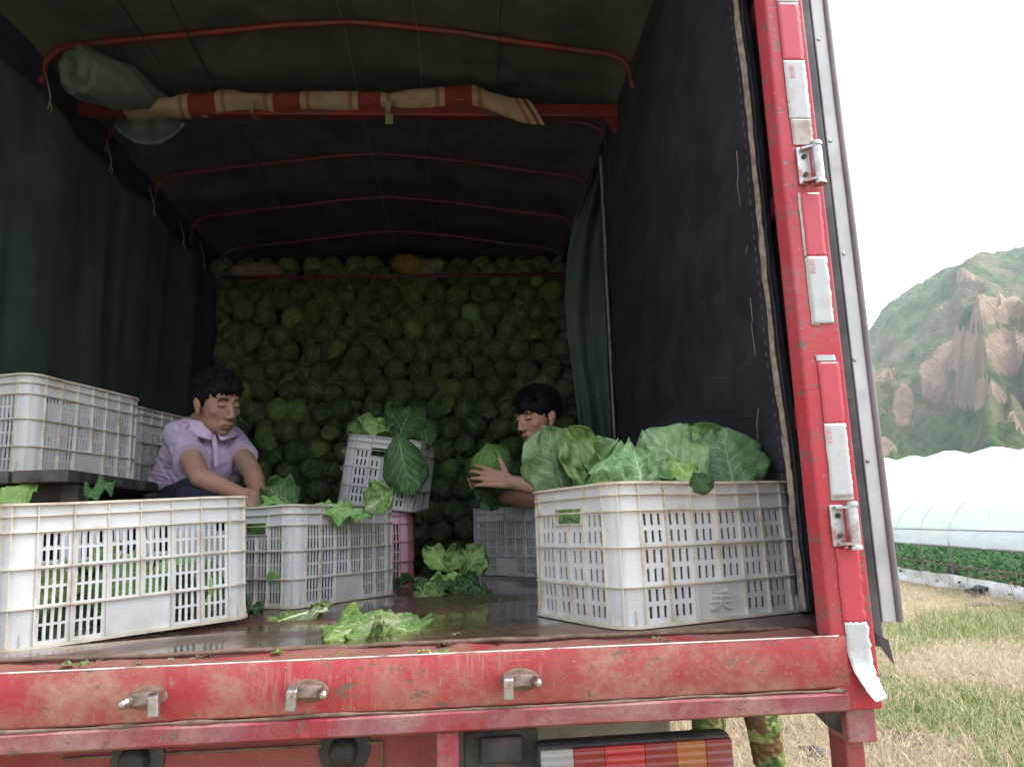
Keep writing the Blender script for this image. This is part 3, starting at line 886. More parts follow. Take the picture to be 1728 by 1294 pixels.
tw2 = tape(433.5, 546, 'tape_white', dxl=0.005); tape(436, 549, 'tape_torn', dxl=0.001, dxr=-0.030, yoff=1.4386, nm='tape_backing')
tape(600, 609, 'tape_white', dxl=0.0, dxr=-0.004, jag=0.003)
tape(612, 715, 'tape_red', dxl=0.004)
tw3 = tape(715.5, 838, 'tape_white', dxl=0.003); tape(800, 845, 'tape_torn', dxl=0.002, yoff=1.4386, nm='tape_backing')
tape(925, 1052, 'tape_red', dxl=0.0, dxr=-0.002, jag=0.002)
tape(1052.5, 1178, 'tape_white', dxl=0.002, dxr=0.000, jag=0.002, curl=0.10)
# small red certification stamps printed at the top of the white pieces
def stamp(px, py):
    c = on_y(px, py, 1.4365)
    k = MB()
    for zz_, r in ((0.0, 0.0055), (-0.016, 0.006)):
        ring = [(c[0] + r * math.cos(a), 1.4368, c[2] + zz_ + 0.8 * r * math.sin(a)) for a in np.linspace(0, 2 * math.pi, 15)]
        k.tube(ring, 0.00035, 4)
    for zz_ in (-0.0085, -0.0255):
        for i in range(4):
            k.box((c[0] - 0.006 + i * 0.0032, 1.4366, c[2] + zz_), (c[0] - 0.004 + i * 0.0032, 1.4370, c[2] + zz_ + 0.0028))
    k.box((c[0] - 0.003, 1.4366, c[2] - 0.0012), (c[0] + 0.003, 1.4370, c[2] + 0.0002))
    k.box((c[0] - 0.003, 1.4366, c[2] - 0.0165), (c[0] + 0.003, 1.4370, c[2] - 0.0152))
    tb(k, 'printed_stamp', M['print_red'])
stamp(1336, 113); stamp(1370, 441); stamp(1398, 725)

# open right door folded back along the side: seal, aluminium edge, outer skin
dr = empty('rear_door'); dr.parent = truck; dr.location = (0.0, 0.04, 0.0)   # hinge line near y = 1.48
dr.rotation_euler = (0, 0, 0)
def dpart(mb, name, mat, **kw): return mb.build(name, mat, dr, **kw)
ZB, ZT = 1.215, 3.30
dpart(MB().box((0.8312, 0.02, ZB), (0.858, 1.22, ZT)), 'door_skin', M['plum'], bevel=0.004)
nz = 80
def strip(prof, z0, z1, wob=0.0):
    P = []
    for z in np.linspace(z0, z1, nz):
        P.append([(x + wob * float(vnoise(z * 3.0, x * 5)), y, z) for x, y in prof])
    return MB().grid(np.array(P))
dpart(strip([(0.772, 0.012), (0.776, -0.006), (0.783, -0.012), (0.790, -0.006), (0.797, -0.010), (0.805, -0.004), (0.808, 0.02)], 1.172, ZT), 'rubber_seal', M['rubber'], smooth=True)
dpart(MB().box((0.806, -0.008, ZB), (0.8345, 0.019, ZT)), 'door_edge', M['alu'], bevel=0.002)
dpart(strip([(0.833, 0.012), (0.8335, -0.011), (0.840, -0.014), (0.848, -0.008), (0.8585, 0.019)], ZB + 0.0, ZT, 0.0008), 'edge_flange', M['plum'], smooth=True)
fl = MB(); fl.grid(np.array([[(0.776 + 0.006 * u + 0.030 * t * t, -0.010 - 0.01 * t, 1.215 - 0.075 * t * (0.4 + 0.6 * u)) for u in np.linspace(0, 4, 6) / 4 * 1] for t in np.linspace(0, 1, 10)]))
dpart(fl, 'seal_tail', M['rubber'], smooth=True)
for px, py in ((1382, 67), (1401, 238), (1424, 428), (1442, 607), (1464, 778)):
    c = on_y(px, py, 1.472)
    s_ = MB(); s_.lathe([(0, 0), (0.0042, 0), (0.0038, 0.002), (0.0018, 0.0026), (0.0, 0.0014)], (c[0], -0.0082, c[2]), (0, -1, 0), 12)
    dpart(s_, 'screw', M['steel'], smooth=True)
def hinge(px, py, h):
    c = on_y(px, py, 1.42)
    k = empty('door_hinge'); k.parent = truck; k.location = (c[0], c[1] - 1.44, c[2])
    q = MB(); q.lathe([(0, -h / 2), (0.0105, -h / 2), (0.011, -h / 2 + 0.004), (0.011, h / 2 - 0.004), (0.0105, h / 2), (0, h / 2)], (0, 0, 0), (0, 0, 1), 16); q.build('barrel', M['galv'], k, smooth=45)
    for s in (-1, 1):
        q = MB(); q.lathe([(0, 0), (0.013, 0), (0.013, 0.006), (0.011, 0.009), (0, 0.010)], (0, 0, s * (h / 2 + 0.002) - (0.010 if s < 0 else 0)), (0, 0, 1), 14); q.build('knuckle', M['steel'], k, smooth=45)
        q = MB(); q.prism([(-0.030, 0.018), (-0.028, 0.006), (-0.006, -0.010), (0.006, -0.010), (0.008, 0.004), (-0.018, 0.018)], -0.0025, 0.0025, Matrix.Translation((0, 0, s * (h / 2 + 0.001)))); q.build('bracket_arm', M['galv'], k)
    q = MB(); q.box((-0.036, 0.0135, -h / 2 - 0.006), (-0.010, 0.0185, h / 2 + 0.006)); q.build('bracket_plate', M['galv'], k, bevel=0.002)
    for s in (-1, 1):
        q = MB(); q.lathe([(0, 0), (0.005, 0), (0.005, 0.003), (0, 0.003)], (-0.022, 0.013, s * h * 0.28), (0, -1, 0), 8); q.build('bolt', M['chassis'], k)
    return k
hinge(1380, 275, 0.070)
hinge(1440, 886, 0.066)
# light-tight roof edges
for x, w_ in ((-1.66, 0.06), (0.748, 0.085)):
    tb(MB().box((x, 1.5, 3.22), (x + w_, Y_F, 3.36)), 'roof_edge_rail', M['navy_panel'])

# ------------------------------------------------------------------ hangings inside the box
def solid(o, th, off=0.0):
    md = o.modifiers.new('solid', 'SOLIDIFY'); md.thickness = th; md.offset = off
    return o
def at(o, loc):
    """move the object's origin to loc without moving its mesh"""
    o.data.transform(Matrix.Translation((-loc[0], -loc[1], -loc[2]))); o.location = loc
    return o

# dark padded blanket on the right side
near_px = [(1240, -60), (1242, 0), (1258, 120), (1268, 220), (1278, 330), (1288, 430), (1300, 540), (1306, 600), (1318, 680), (1330, 770), (1338, 850), (1348, 950), (1358, 1040)]
def quilt_x(z): return 0.800 - 0.050 * np.clip((z - 1.2) / 2.0, 0, 1)
near_pts = []
for px, py in near_px:
    xx_ = 0.775
    for _ in range(5):
        p_ = on_x(px, py, xx_); xx_ = float(quilt_x(p_[2])) - 0.016
    near_pts.append(p_)
nz_ = np.array([p[2] for p in near_pts])[::-1]; ny_ = np.array([p[1] for p in near_pts])[::-1]
far_pts = [on_x(1018, 250, 0.742), on_x(1035, 740, 0.742)]
zs = np.linspace(1.205, 3.235, 150); us = np.linspace(0, 1, 130)
Uq, Zq = np.meshgrid(us, zs)
y0 = np.interp(Zq, nz_, ny_)
y1 = 3.50 + (3.2 - Zq) * 0.16
Yq = y0 + (y1 - y0) * Uq
diag = (Yq - 1.7) * 0.10 + Zq * 1.0       # folds climb towards the doorway
wv = fbm(diag * 4.6 + 0.5 * fbm(Yq * 1.5, Zq * 1.5, 0, 3, 2), Yq * 0.7, 0, 15, 3)
Xq = quilt_x(Zq) + 0.010 * wv - 0.010 * np.abs(fbm(diag * 2.3, Yq * 0.5, 0, 17, 2)) + 0.003 * fbm(Yq * 14, Zq * 14, 0, 5, 3)
Xq = Xq + 0.007 * np.exp(-((((Zq + 0.05 * Yq + 0.012 * fbm(Yq * 3, Zq, 0, 8, 2)) % 0.23) - 0.115) / 0.010) ** 2)
Xq = np.minimum(Xq, 0.812)
Xq = np.where(Uq < 0.05, Xq + (quilt_x(Zq) - Xq) * (1 - Uq / 0.05), Xq)
bl = empty('padded_blanket', (0.742, 2.6, 1.2), 0, 'dark navy padded blanket hanging along the right side wall of the truck', 'blanket')
def wpart(o, parent):
    o.parent = parent; o.matrix_parent_inverse = Matrix.Translation(-Vector(parent.location)); return o
q = wpart(MB().grid(np.stack([Xq, Yq, Zq], -1)).build('blanket_sheet', M['quilt_navy'], smooth=True), bl); solid(q, 0.014, 1.0)
# frayed tan binding down the near edge: three ply strips
zz_ = np.linspace(1.208, 3.30, 240)
for k, (off, wd, mat) in enumerate(((0.0, 0.0050, 'hem'), (0.007, 0.0048, 'hem'), (0.0135, 0.0044, 'hem'), (0.021, 0.0035, 'quilt_navy'))):
    ye = np.interp(zz_, nz_, ny_)
    rs_ = wd * (0.95 + 0.25 * fbm(zz_ * 26, k * 3.0, 0, 7, 3))
    pts = [(float(quilt_x(z)) - (0.020 if mat == 'hem' else 0.012) + 0.0015 * float(vnoise(z * 22, k)), y - off + 0.004 * float(vnoise(z * 11, 2)), z) for y, z in zip(ye, zz_)]
    wpart(MB().tube(pts, list(np.clip(rs_, 0.0022, 0.009)), 6).build('edge_binding' if mat == 'hem' else 'edge_cord', M[mat], smooth=True), bl)
pts = [(float(quilt_x(z)) - 0.014, 3.50 + (3.2 - z) * 0.16 - 0.012 + 0.004 * float(vnoise(z * 6, 4)), z) for z in np.linspace(1.25, 3.21, 90)]
wpart(MB().tube(pts, 0.008, 6).build('edge_binding', M['hem_grey'], smooth=True), bl)
# stitch line and loose threads
st = MB()
for i, z in enumerate(np.arange(1.3, 3.2, 0.030)):
    y = float(np.interp(z, nz_, ny_)) + 0.035
    st.tube([(float(quilt_x(z)) - 0.020, y, z), (float(quilt_x(z)) - 0.0205, y - 0.001, z + 0.012)], 0.0007, 4)
wpart(st.build('stitching', M['hem_grey']), bl)
for pl in ([(1243, 255), (1246, 295), (1244, 310), (1250, 350)], [(1266, 503), (1270, 540), (1268, 548), (1273, 588), (1275, 600)], [(1280, 690), (1277, 715), (1279, 735), (1277, 750)], [(1318, 735), (1322, 765), (1327, 790)], [(1262, 415), (1258, 430)]):
    pts = [on_x(px, py, float(quilt_x(on_x(px, py, 0.77)[2])) - 0.022) for px, py in pl]
    wpart(MB().tube([tuple(p) for p in pts], 0.0011, 5).build('loose_thread', M['thread'], smooth=True), bl)

# green canvas along the left side, tied up to the rail
ys = np.linspace(1.58, 4.95, 240); us = np.linspace(0, 1, 60)
Yl, Ul = np.meshgrid(ys, us)
ties = np.array([1.70, 2.20, 2.83, 3.36, 3.86, 4.30, 4.66])
dt = np.min(np.abs(Yl[..., None] - ties), -1)
ztop = 3.125 - 0.045 * np.clip(dt / 0.26, 0, 1) ** 1.4
Zl = 1.205 + (ztop - 1.205) * Ul
fold = 0.010 * np.sin(Yl * 13 + 1.2 * fbm(Yl * 1.3, Zl * 0.4, 0, 9, 2)) * (0.45 + 0.55 * Ul) + 0.02 * fbm(Yl * 3.5, Zl * 0.6, 0, 19, 3)
Xl = -1.575 + fold
gc = empty('green_canvas', (-1.58, 3.2, 1.2), 0, 'dark green canvas sheet tied up along the left side wall of the truck', 'canvas')
solid(wpart(MB().grid(np.stack([Xl, Yl, Zl], -1)).build('canvas_sheet', M['quilt_green'], smooth=True), gc), 0.004, 0)
for t_ in ties[1:]:
    pts = [(-1.556, t_ - 0.005, 3.06), (-1.552, t_, 3.11), (-1.562, t_ + 0.004, 3.15), (-1.59, t_ + 0.012, 3.235)]
    wpart(MB().tube(pts, 0.004, 5, flat=0.5).build('tie', M['rope'], smooth=True), gc)
    wpart(MB().tube([(-1.552, t_, 3.10), (-1.548, t_ + 0.008, 3.07), (-1.552, t_ + 0.006, 3.05)], 0.0022, 5).build('tie_end', M['rope'], smooth=True), gc)

# green curtain bunched at the right, before the load
vs_ = np.linspace(0, 1, 120); us = np.linspace(0, 1, 70)
Uc, Vc = np.meshgrid(us, vs_)
outl = [(300, 1000, 1020), (330, 985, 1022), (380, 966, 1022), (430, 958, 1022), (500, 953, 1020), (560, 957, 1024), (620, 965, 1026), (700, 975, 1030), (780, 985, 1032), (900, 990, 1034)]
pyv = 285 + Vc * 600
xl_ = np.interp(pyv, [o[0] for o in outl], [o[1] for o in outl]); xr_ = np.interp(pyv, [o[0] for o in outl], [o[2] for o in outl])
CP = np.zeros(Uc.shape + (3,))
for j in range(Uc.shape[0]):
    for i in range(Uc.shape[1]):
        px = xl_[j, i] + (xr_[j, i] - xl_[j, i]) * Uc[j, i]
        f_ = math.sin(Uc[j, i] * 9 + 2.2 * math.sin(Vc[j, i] * 3.0)) * 0.028 + 0.035 * float(vnoise(Uc[j, i] * 5, Vc[j, i] * 4, 0, 3))
        CP[j, i] = on_y(px, pyv[j, i], 3.72 + f_)
o = MB().grid(CP).build('green_curtain', M['curtain_green'], smooth=True); solid(o, 0.004)
at(o, (0.68, 3.72, 1.2)); tag(o, 'dull green curtain bunched up beside the wall of cabbages', 'curtain')

# rolled green sheet stuffed on top of the cross beam
def roll_bundle():
    root = empty('rolled_sheet', (-1.40, 2.95, 3.28), 0, 'pale green sheet rolled into a bundle on the red cross beam', 'rolled sheet')
    a = Vector(on_y(131, 120, 2.78)); b = Vector(on_y(285, 176, 3.22))
    ax = (b - a).normalized()
    up = Vector((0, 0, 1)); N = (up - ax * up.dot(ax)).normalized(); B = ax.cross(N)
    nv, nu = 40, 64
    P = np.zeros((nv, nu, 3))
    for j in range(nv):
        t = j / (nv - 1)
        r = 0.098 * (1 - 0.10 * t) * (1 - 0.72 * max(0, t - 0.45) / 0.55) * (0.90 + 0.10 * min(1, t * 10))
        c = a + (b - a) * t
        for i in range(nu):
            an = 2 * math.pi * i / nu
            rr_ = r * (1 + 0.07 * float(fbm(math.cos(an) * 1.5 + t * 0.6, math.sin(an) * 1.5, t * 2.2, 3, 3)) + 0.035 * math.sin(an * 5 + t * 9) + 0.03 * math.sin(an * 9 - t * 14 + 2 * math.sin(t * 7)))
            P[j, i] = c + N * math.cos(an) * rr_ + B * math.sin(an) * rr_ * 1.05
    m = MB().grid(P, closed_u=True)
    wpart(m.build('roll', M['bundle_green'], smooth=True), root)
    # rumpled end: sunken centre, soft swirl
    m2 = MB(); ne = 16
    E = np.zeros((ne, nu, 3))
    for j in range(ne):
        k = 1 - j / (ne - 1)
        for i in range(nu):
            an = 2 * math.pi * i / nu
            base_p = Vector(P[0, i])
            c = a + N * 0.012 + B * -0.01
            p = c + (base_p - c) * k
            sw = math.sin(an + k * 9.0 + 0.8 * float(vnoise(math.cos(an) * 2, math.sin(an) * 2, k * 3, 5)))
            dep = 0.020 * (1 - k ** 3) * -1 + 0.012 * sw * (k * (1 - k) * 4) + 0.030 * math.exp(-(k / 0.25) ** 2)
            E[j, i] = p + ax * dep
    wpart(m2.grid(E, closed_u=True).build('roll_end', M['bundle_green'], smooth=True), root)
    # loose part hanging under the beam
    g = np.zeros((16, 26, 3))
    for j in range(16):
        for i in range(26):
            t, u = j / 15, i / 25
            drop = math.sin(math.pi * min(1, max(0, u * 0.92 + 0.05))) ** 0.6
            p = on_y(195 + 115 * u, 198 + (46 * drop) * t, 3.16 + 0.05 * math.sin(t * 3.1) + 0.018 * math.sin(u * 17))
            g[j, i] = p
    q = wpart(MB().grid(g).build('hanging_fold', M['bundle_green'], smooth=True), root); solid(q, 0.012)
roll_bundle()

# patterned cloth wrapped round the beam
def m_pattern():
    t = NT('pattern_cloth')
    x, y, _ = t.sep(t.tc.outputs['UV'])
    base = t.mix(t.step(t.noise(9, 5), 0.3, 0.7), (0.25, 0.20, 0.15), (0.36, 0.30, 0.23))
    red = (0.17, 0.032, 0.029)
    f = None
    for a, b in ((0.155, 0.225), (0.36, 0.43), (0.565, 0.625), (0.775, 0.845), (0.978, 0.992)):
        d = t.math('MULTIPLY', t.step(x, a, a + 0.004), t.step(x, b - 0.004, b, 1.0, 0.0))
        f = d if f is None else t.math('MAXIMUM', f, d)
        for s in (a - 0.022, b + 0.010):
            l = t.math('MULTIPLY', t.math('MULTIPLY', t.step(x, s, s + 0.003), t.step(x, s + 0.010, s + 0.013, 1.0, 0.0)), 0.6)
            f = t.math('MAXIMUM', f, l)
    for (cx_, cy_, r) in ((0.275, 0.62, 0.020), (0.29, 0.40, 0.015), (0.70, 0.30, 0.016), (0.735, 0.55, 0.017), (0.19, 0.55, 0.0)):
        if r:
            dx = t.math('SUBTRACT', x, cx_); dy = t.math('MULTIPLY', t.math('SUBTRACT', y, cy_), 0.20)
            dd = t.math('SQRT', t.math('ADD', t.math('MULTIPLY', dx, dx), t.math('MULTIPLY', dy, dy)))
            f = t.math('MAXIMUM', f, t.math('MULTIPLY', t.step(dd, r * 0.7, r, 1.0, 0.0), 0.8))
    c = t.mix(f, base, red)
    # pale flower prints on the red bands
    for (cx_, cy_) in ((0.19, 0.45), (0.395, 0.5), (0.81, 0.42), (0.595, 0.5)):
        dx = t.math('SUBTRACT', x, cx_); dy = t.math('MULTIPLY', t.math('SUBTRACT', y, cy_), 0.20)
        dd = t.math('ADD', t.math('SQRT', t.math('ADD', t.math('MULTIPLY', dx, dx), t.math('MULTIPLY', dy, dy))), t.math('MULTIPLY', t.noise(60, 2), 0.012))
        c = t.mix(t.step(dd, 0.014, 0.019, 0.9, 0.0), c, (0.50, 0.44, 0.36))
    t.set(color=c, rough=0.9, spec=0.2)
    t.bump(t.math('ADD', t.noise(200, 2), t.math('MULTIPLY', t.noise(25, 4), 2.0)), 0.3, 0.003)
    return t.m
M['pattern'] = m_pattern()
def wrap_cloth():
    root = empty('patterned_cloth', (-0.5, 3.14, 3.24), 0, 'cream and red patterned cloth wrapped round the red cross beam', 'cloth')
    nu, nv = 130, 26
    x0 = on_y(212, 188, 3.10)[0]; x1 = on_y(905, 188, 3.10)[0]
    P = np.zeros((nu, nv, 3)); UV = np.zeros((nu, nv, 2))
    zc_px = [(212, 186, 12), (260, 180, 17), (320, 177, 22), (375, 170, 25), (425, 172, 17), (470, 173, 21), (520, 170, 20), (560, 171, 20), (605, 170, 19), (655, 170, 15), (700, 167, 21), (750, 163, 22), (800, 161, 22), (840, 178, 22), (880, 192, 28), (907, 196, 30)]
    for j in range(nu):
        u = j / (nu - 1); px = 212 + (905 - 212) * u
        cyp = np.interp(px, [a for a, _, _ in zc_px], [b for _, b, _ in zc_px]); hh = np.interp(px, [a for a, _, _ in zc_px], [c for _, _, c in zc_px])
        cw = on_y(px, cyp, 3.12)
        rz = hh * 3.15 / FPX * 0.92
        flat = np.clip((px - 800) / 90, 0, 1)
        ry = 0.055 * (1 - flat) + 0.012 * flat
        for i in range(nv):
            an = 2 * math.pi * i / nv + 0.5 * u * 6
            k = 1 + 0.10 * float(fbm(u * 34, math.cos(an) * 1.2, math.sin(an) * 1.2, 6, 3))
            sx = flat * 0.035 * (-math.cos(an)) 
            P[j, i] = (cw[0] + sx, 3.135 - 0.04 * flat - math.sin(an) * ry * k, cw[2] + math.cos(an) * rz * k)
            UV[j, i] = (u, (i / nv))
    m = MB().grid(P, UV, closed_u=True)
    wpart(m.build('cloth_wrap', M['pattern'], smooth=True), root)
    for px, w in ((655, 9), (425, 5)):
        c = on_y(px, 172, 3.08)
        k = MB(); ring = [(c[0] + 0.004 * math.sin(3 * a), 3.135 + 0.060 * math.sin(a), c[2] + 0.042 * math.cos(a)) for a in np.linspace(0, 2 * math.pi, 25)]
        P2 = np.array([[(p[0] - w * 0.0012, p[1], p[2]) for p in ring], [(p[0] + w * 0.0012, p[1], p[2]) for p in ring]])
        wpart(k.grid(P2).build('tape_wrap', M['bag_clear'], smooth=True), root)
    c = on_y(657, 203, 3.08)
    wpart(MB().box((c[0] - 0.018, 3.08, c[2] - 0.018), (c[0] + 0.016, 3.084, c[2] + 0.03)).build('tape_tail', M['bag_clear']), root)
wrap_cloth()

# ------------------------------------------------------------------ crates
CL, CW, CH, CR = 0.522, 0.346, 0.303, 0.040
def crate_map(a, b, r):
    """perimeter parameter of a rounded rectangle -> (x, y, nx, ny); s starts at the left end of the front long side"""
    segs = []
    Ls = 2 * (a - r); Ws = 2 * (b - r); arc = math.pi / 2 * r
    tot = 2 * Ls + 2 * Ws + 4 * arc
    def f(s):
        s = s % tot
        if s <= Ls: return (-a + r + s, -b, 0, -1)
        s -= Ls
        if s <= arc:
            t = -math.pi / 2 + s / r; return (a - r + r * math.cos(t), -b + r + r * math.sin(t), math.cos(t), math.sin(t))
        s -= arc
        if s <= Ws: return (a, -b + r + s, 1, 0)
        s -= Ws
        if s <= arc:
            t = s / r; return (a - r + r * math.cos(t), b - r + r * math.sin(t), math.cos(t), math.sin(t))
        s -= arc
        if s <= Ls: return (a - r - s, b, 0, 1)
        s -= Ls
        if s <= arc:
            t = math.pi / 2 + s / r; return (-a + r + r * math.cos(t), b - r + r * math.sin(t), math.cos(t), math.sin(t))
        s -= arc
        if s <= Ws: return (-a, b - r - s, -1, 0)
        s -= Ws
        t = math.pi + s / r
        return (-a + r + r * math.cos(t), -b + r + r * math.sin(t), math.cos(t), math.sin(t))
    return f, Ls, Ws, arc, tot
ZR = [0.006, 0.084, 0.166, 0.242, 0.276]
def make_crate_meshes(kind):
    a, b = CL / 2 - 0.010, CW / 2 - 0.010
    f, Ls, Ws, arc, tot = crate_map(a, b, CR)
    cell = 0.0665
    nsl = 3 if kind == 'A' else 4
    sw = 0.0066 if kind == 'A' else 0.0074
    sides = []    # (start, length, cells)
    s = 0.0
    for k in range(4):
        Lk = Ls if k % 2 == 0 else Ws
        sides.append((s, Lk, k)); s += Lk + arc
    breaks = set(); slots = []; ribs = []; corner = []
    for s0, Lk, k in sides:
        ws = [cell] * 6 if k % 2 == 0 else [0.066, 0.054, 0.054, 0.066]
        x = s0 + (Lk - sum(ws)) / 2
        edges = [x]
        for w in ws:
            x += w; edges.append(x)
        ribs += edges
        for ci, w in enumerate(ws):
            n_ = nsl if w > 0.06 else nsl - 1
            pitch = (w - 0.012) / n_
            for q in range(n_):
                c = edges[ci] + 0.006 + pitch * (q + 0.5)
                for bi in range(3):
                    if k % 2 == 0 and bi == 0 and ci in (2, 3): continue
                    slots.append((c - sw / 2, c + sw / 2, bi))
        if k % 2 == 1:
            mid = s0 + Lk / 2
            slots.append((mid - 0.048, mid + 0.048, 'H'))
        for q in range(9):
            breaks.add(round(s0 + Lk + arc * q / 8, 6))
        corner.append(s0 + Lk + arc / 2)
        breaks.add(round(s0, 6))
    for x0, x1, _ in slots: breaks.add(round(x0, 6)); breaks.add(round(x1, 6))
    S = sorted(x for x in breaks if x < tot - 1e-5)
    bands = [(ZR[0] + 0.004, ZR[1]), (ZR[1], ZR[2]), (ZR[2], ZR[3])]
    zrows = {}
    for bi, (z0, z1) in enumerate(bands):
        h = z1 - z0
        if kind == 'A': zrows[bi] = [(z0 + h * 0.10, z0 + h * 0.43), (z0 + h * 0.57, z0 + h * 0.90)]
        else: zrows[bi] = [(z0 + h * 0.06, z0 + h * 0.47), (z0 + h * 0.54, z0 + h * 0.94)]
    zrows['H'] = [(0.218, 0.252)]
    Zb = sorted({round(z, 6) for r in zrows.values() for p in r for z in p} | {0.0, CH - 0.002})
    holes = np.zeros((len(Zb) - 1, len(S)), bool)
    Sm = [(S[i] + (S[i + 1] if i + 1 < len(S) else tot)) / 2 for i in range(len(S))]
    Zm = [(Zb[i] + Zb[i + 1]) / 2 for i in range(len(Zb) - 1)]
    handle_rng = [(x0, x1) for x0, x1, bb in slots if bb == 'H']
    for i, sm in enumerate(Sm):
        inh = any(x0 < sm < x1 for x0, x1 in handle_rng)
        for x0, x1, bb in slots:
            if x0 < sm < x1:
                for z0, z1 in zrows[bb]:
                    for j, zm in enumerate(Zm):
                        if z0 < zm < z1: holes[j, i] = True
        if inh:   # slots of the top band stop below the handle
            for j, zm in enumerate(Zm):
                if zm > 0.205 and zm < 0.218: holes[j, i] = False
    def P(s_, n_, z):
        x, y, nx, ny = f(s_); return (x + nx * n_, y + ny * n_, z)
    th = 0.0028
    V = []; F = []; idx = {}
    ns = len(S)
    def vid(i, j, l):
        key = (i % ns, j, l)
        if key not in idx:
            idx[key] = len(V); V.append(P(S[i % ns], 0.0 if l else -th, Zb[j]))
        return idx[key]
    for j in range(len(Zb) - 1):
        for i in range(ns):
            if holes[j, i]: continue
            F.append((vid(i, j, 1), vid(i + 1, j, 1), vid(i + 1, j + 1, 1), vid(i, j + 1, 1)))
            F.append((vid(i, j, 0), vid(i, j + 1, 0), vid(i + 1, j + 1, 0), vid(i + 1, j, 0)))
            if holes[j, (i - 1) % ns]: F.append((vid(i, j, 0), vid(i, j, 1), vid(i, j + 1, 1), vid(i, j + 1, 0)))
            if holes[j, (i + 1) % ns]: F.append((vid(i + 1, j, 1), vid(i + 1, j, 0), vid(i + 1, j + 1, 0), vid(i + 1, j + 1, 1)))
            if j == 0 or holes[j - 1, i]: F.append((vid(i, j, 0), vid(i + 1, j, 0), vid(i + 1, j, 1), vid(i, j, 1)))
            if j == len(Zb) - 2 or holes[j + 1, i]: F.append((vid(i, j + 1, 1), vid(i + 1, j + 1, 1), vid(i + 1, j + 1, 0), vid(i, j + 1, 0)))
    body = mesh_from('crate_body_' + kind, V, F)
    def ring(n0, n1, z0, z1, nm):
        ss = sorted(set([x for s0, Lk, k in sides for x in list(np.linspace(s0, s0 + Lk, 7)) + [s0 + Lk + arc * q / 8 for q in range(1, 8)]]))
        R4 = np.array([[P(s_, n0, z0), P(s_, n1, z0), P(s_, n1, z1), P(s_, n0, z1)] for s_ in ss])
        m = MB(); k = len(ss)
        V2 = R4.reshape(-1, 3); F2 = []
        for i in range(k):
            i2 = (i + 1) % k
            for q in range(4): F2.append((i * 4 + q, i2 * 4 + q, i2 * 4 + (q + 1) % 4, i * 4 + (q + 1) % 4))
        return mesh_from(nm, V2, F2)
    rings = [('rim', ring(-0.004, 0.0115, CH - 0.005, CH, 'crate_rim')), ('foot_flange', ring(-0.003, 0.0105, 0.0, 0.0065, 'crate_foot'))]
    for z in ZR[1:]:
        rings.append(('rib_band', ring(0.0002, 0.0085, z - 0.0014, z + 0.0014, 'crate_band')))
    def vrib(s_, z0, z1, wide, dep):
        m = MB()
        x, y, nx, ny = f(s_)
        tx, ty = -ny, nx
        pr = []
        for z, n_, w in ((z0, dep + 0.003, wide), (z0 + 0.03, dep, wide), (z1, dep, wide)):
            for sg, nn in ((-1, 0.0001), (-1, n_), (1, n_), (1, 0.0001)):
                pr.append((x + nx * nn + tx * sg * w, y + ny * nn + ty * sg * w, z))
        Fq = []
        for lv in (0, 1):
            for q in range(3): Fq.append((lv * 4 + q, lv * 4 + q + 1, (lv + 1) * 4 + q + 1, (lv + 1) * 4 + q))
        return m.add(pr, Fq).mesh('crate_rib')
    vribs = []
    for s_ in ribs:
        inh = any(x0 - 0.01 < s_ < x1 + 0.01 and abs(s_ - (x0 + x1) / 2) < 0.02 for x0, x1 in handle_rng)
        nomid = any(k % 2 == 0 and abs(s_ - (s0 + Lk / 2)) < 0.005 for s0, Lk, k in sides)
        vribs.append(vrib(s_, 0.0855 if nomid else 0.0062, 0.212 if inh else CH - 0.0052, 0.0013, 0.0072))
    for s_ in corner: vribs.append(vrib(s_, 0.0062, CH - 0.0052, 0.0013, 0.0072))
    gus = []
    for s_ in corner:
        for dq in (-0.022, 0.022): gus.append(vrib(s_ + dq, 0.0062, 0.030, 0.0011, 0.0050))
    # frame round the handles
    hnd = []
    for x0, x1 in handle_rng:
        m = MB()
        for (u0, u1, z0, z1) in ((x0 - 0.003, x1 + 0.003, 0.252, 0.2546), (x0 - 0.003, x1 + 0.003, 0.2154, 0.218), (x0 - 0.0026, x0, 0.218, 0.252), (x1, x1 + 0.0026, 0.218, 0.252)):
            A = [P(u0, 0.0002, z0), P(u1, 0.0002, z0), P(u1, 0.0078, z0), P(u0, 0.0078, z0), P(u0, 0.0002, z1), P(u1, 0.0002, z1), P(u1, 0.0078, z1), P(u0, 0.0078, z1)]
            m.add(A, [(0, 3, 2, 1), (4, 5, 6, 7), (0, 1, 5, 4), (1, 2, 6, 5), (2, 3, 7, 6), (3, 0, 4, 7)])
        hnd.append(m.mesh('crate_handle'))
    base = MB()
    for i in range(13):
        x = -CL / 2 + 0.03 + i * (CL - 0.06) / 12
        base.box((x - 0.007, -CW / 2 + 0.014, 0.001), (x + 0.007, CW / 2 - 0.014, 0.0045))
    for i in range(7):
        y = -CW / 2 + 0.03 + i * (CW - 0.06) / 6
        base.box((-CL / 2 + 0.014, y - 0.007, 0.0046), (CL / 2 - 0.014, y + 0.007, 0.0075))
    return dict(body=body, rings=rings, vribs=vribs, gus=gus, handle=hnd, base=base.mesh('crate_base'))
CRATE = {'A': make_crate_meshes('A'), 'B': make_crate_meshes('B')}
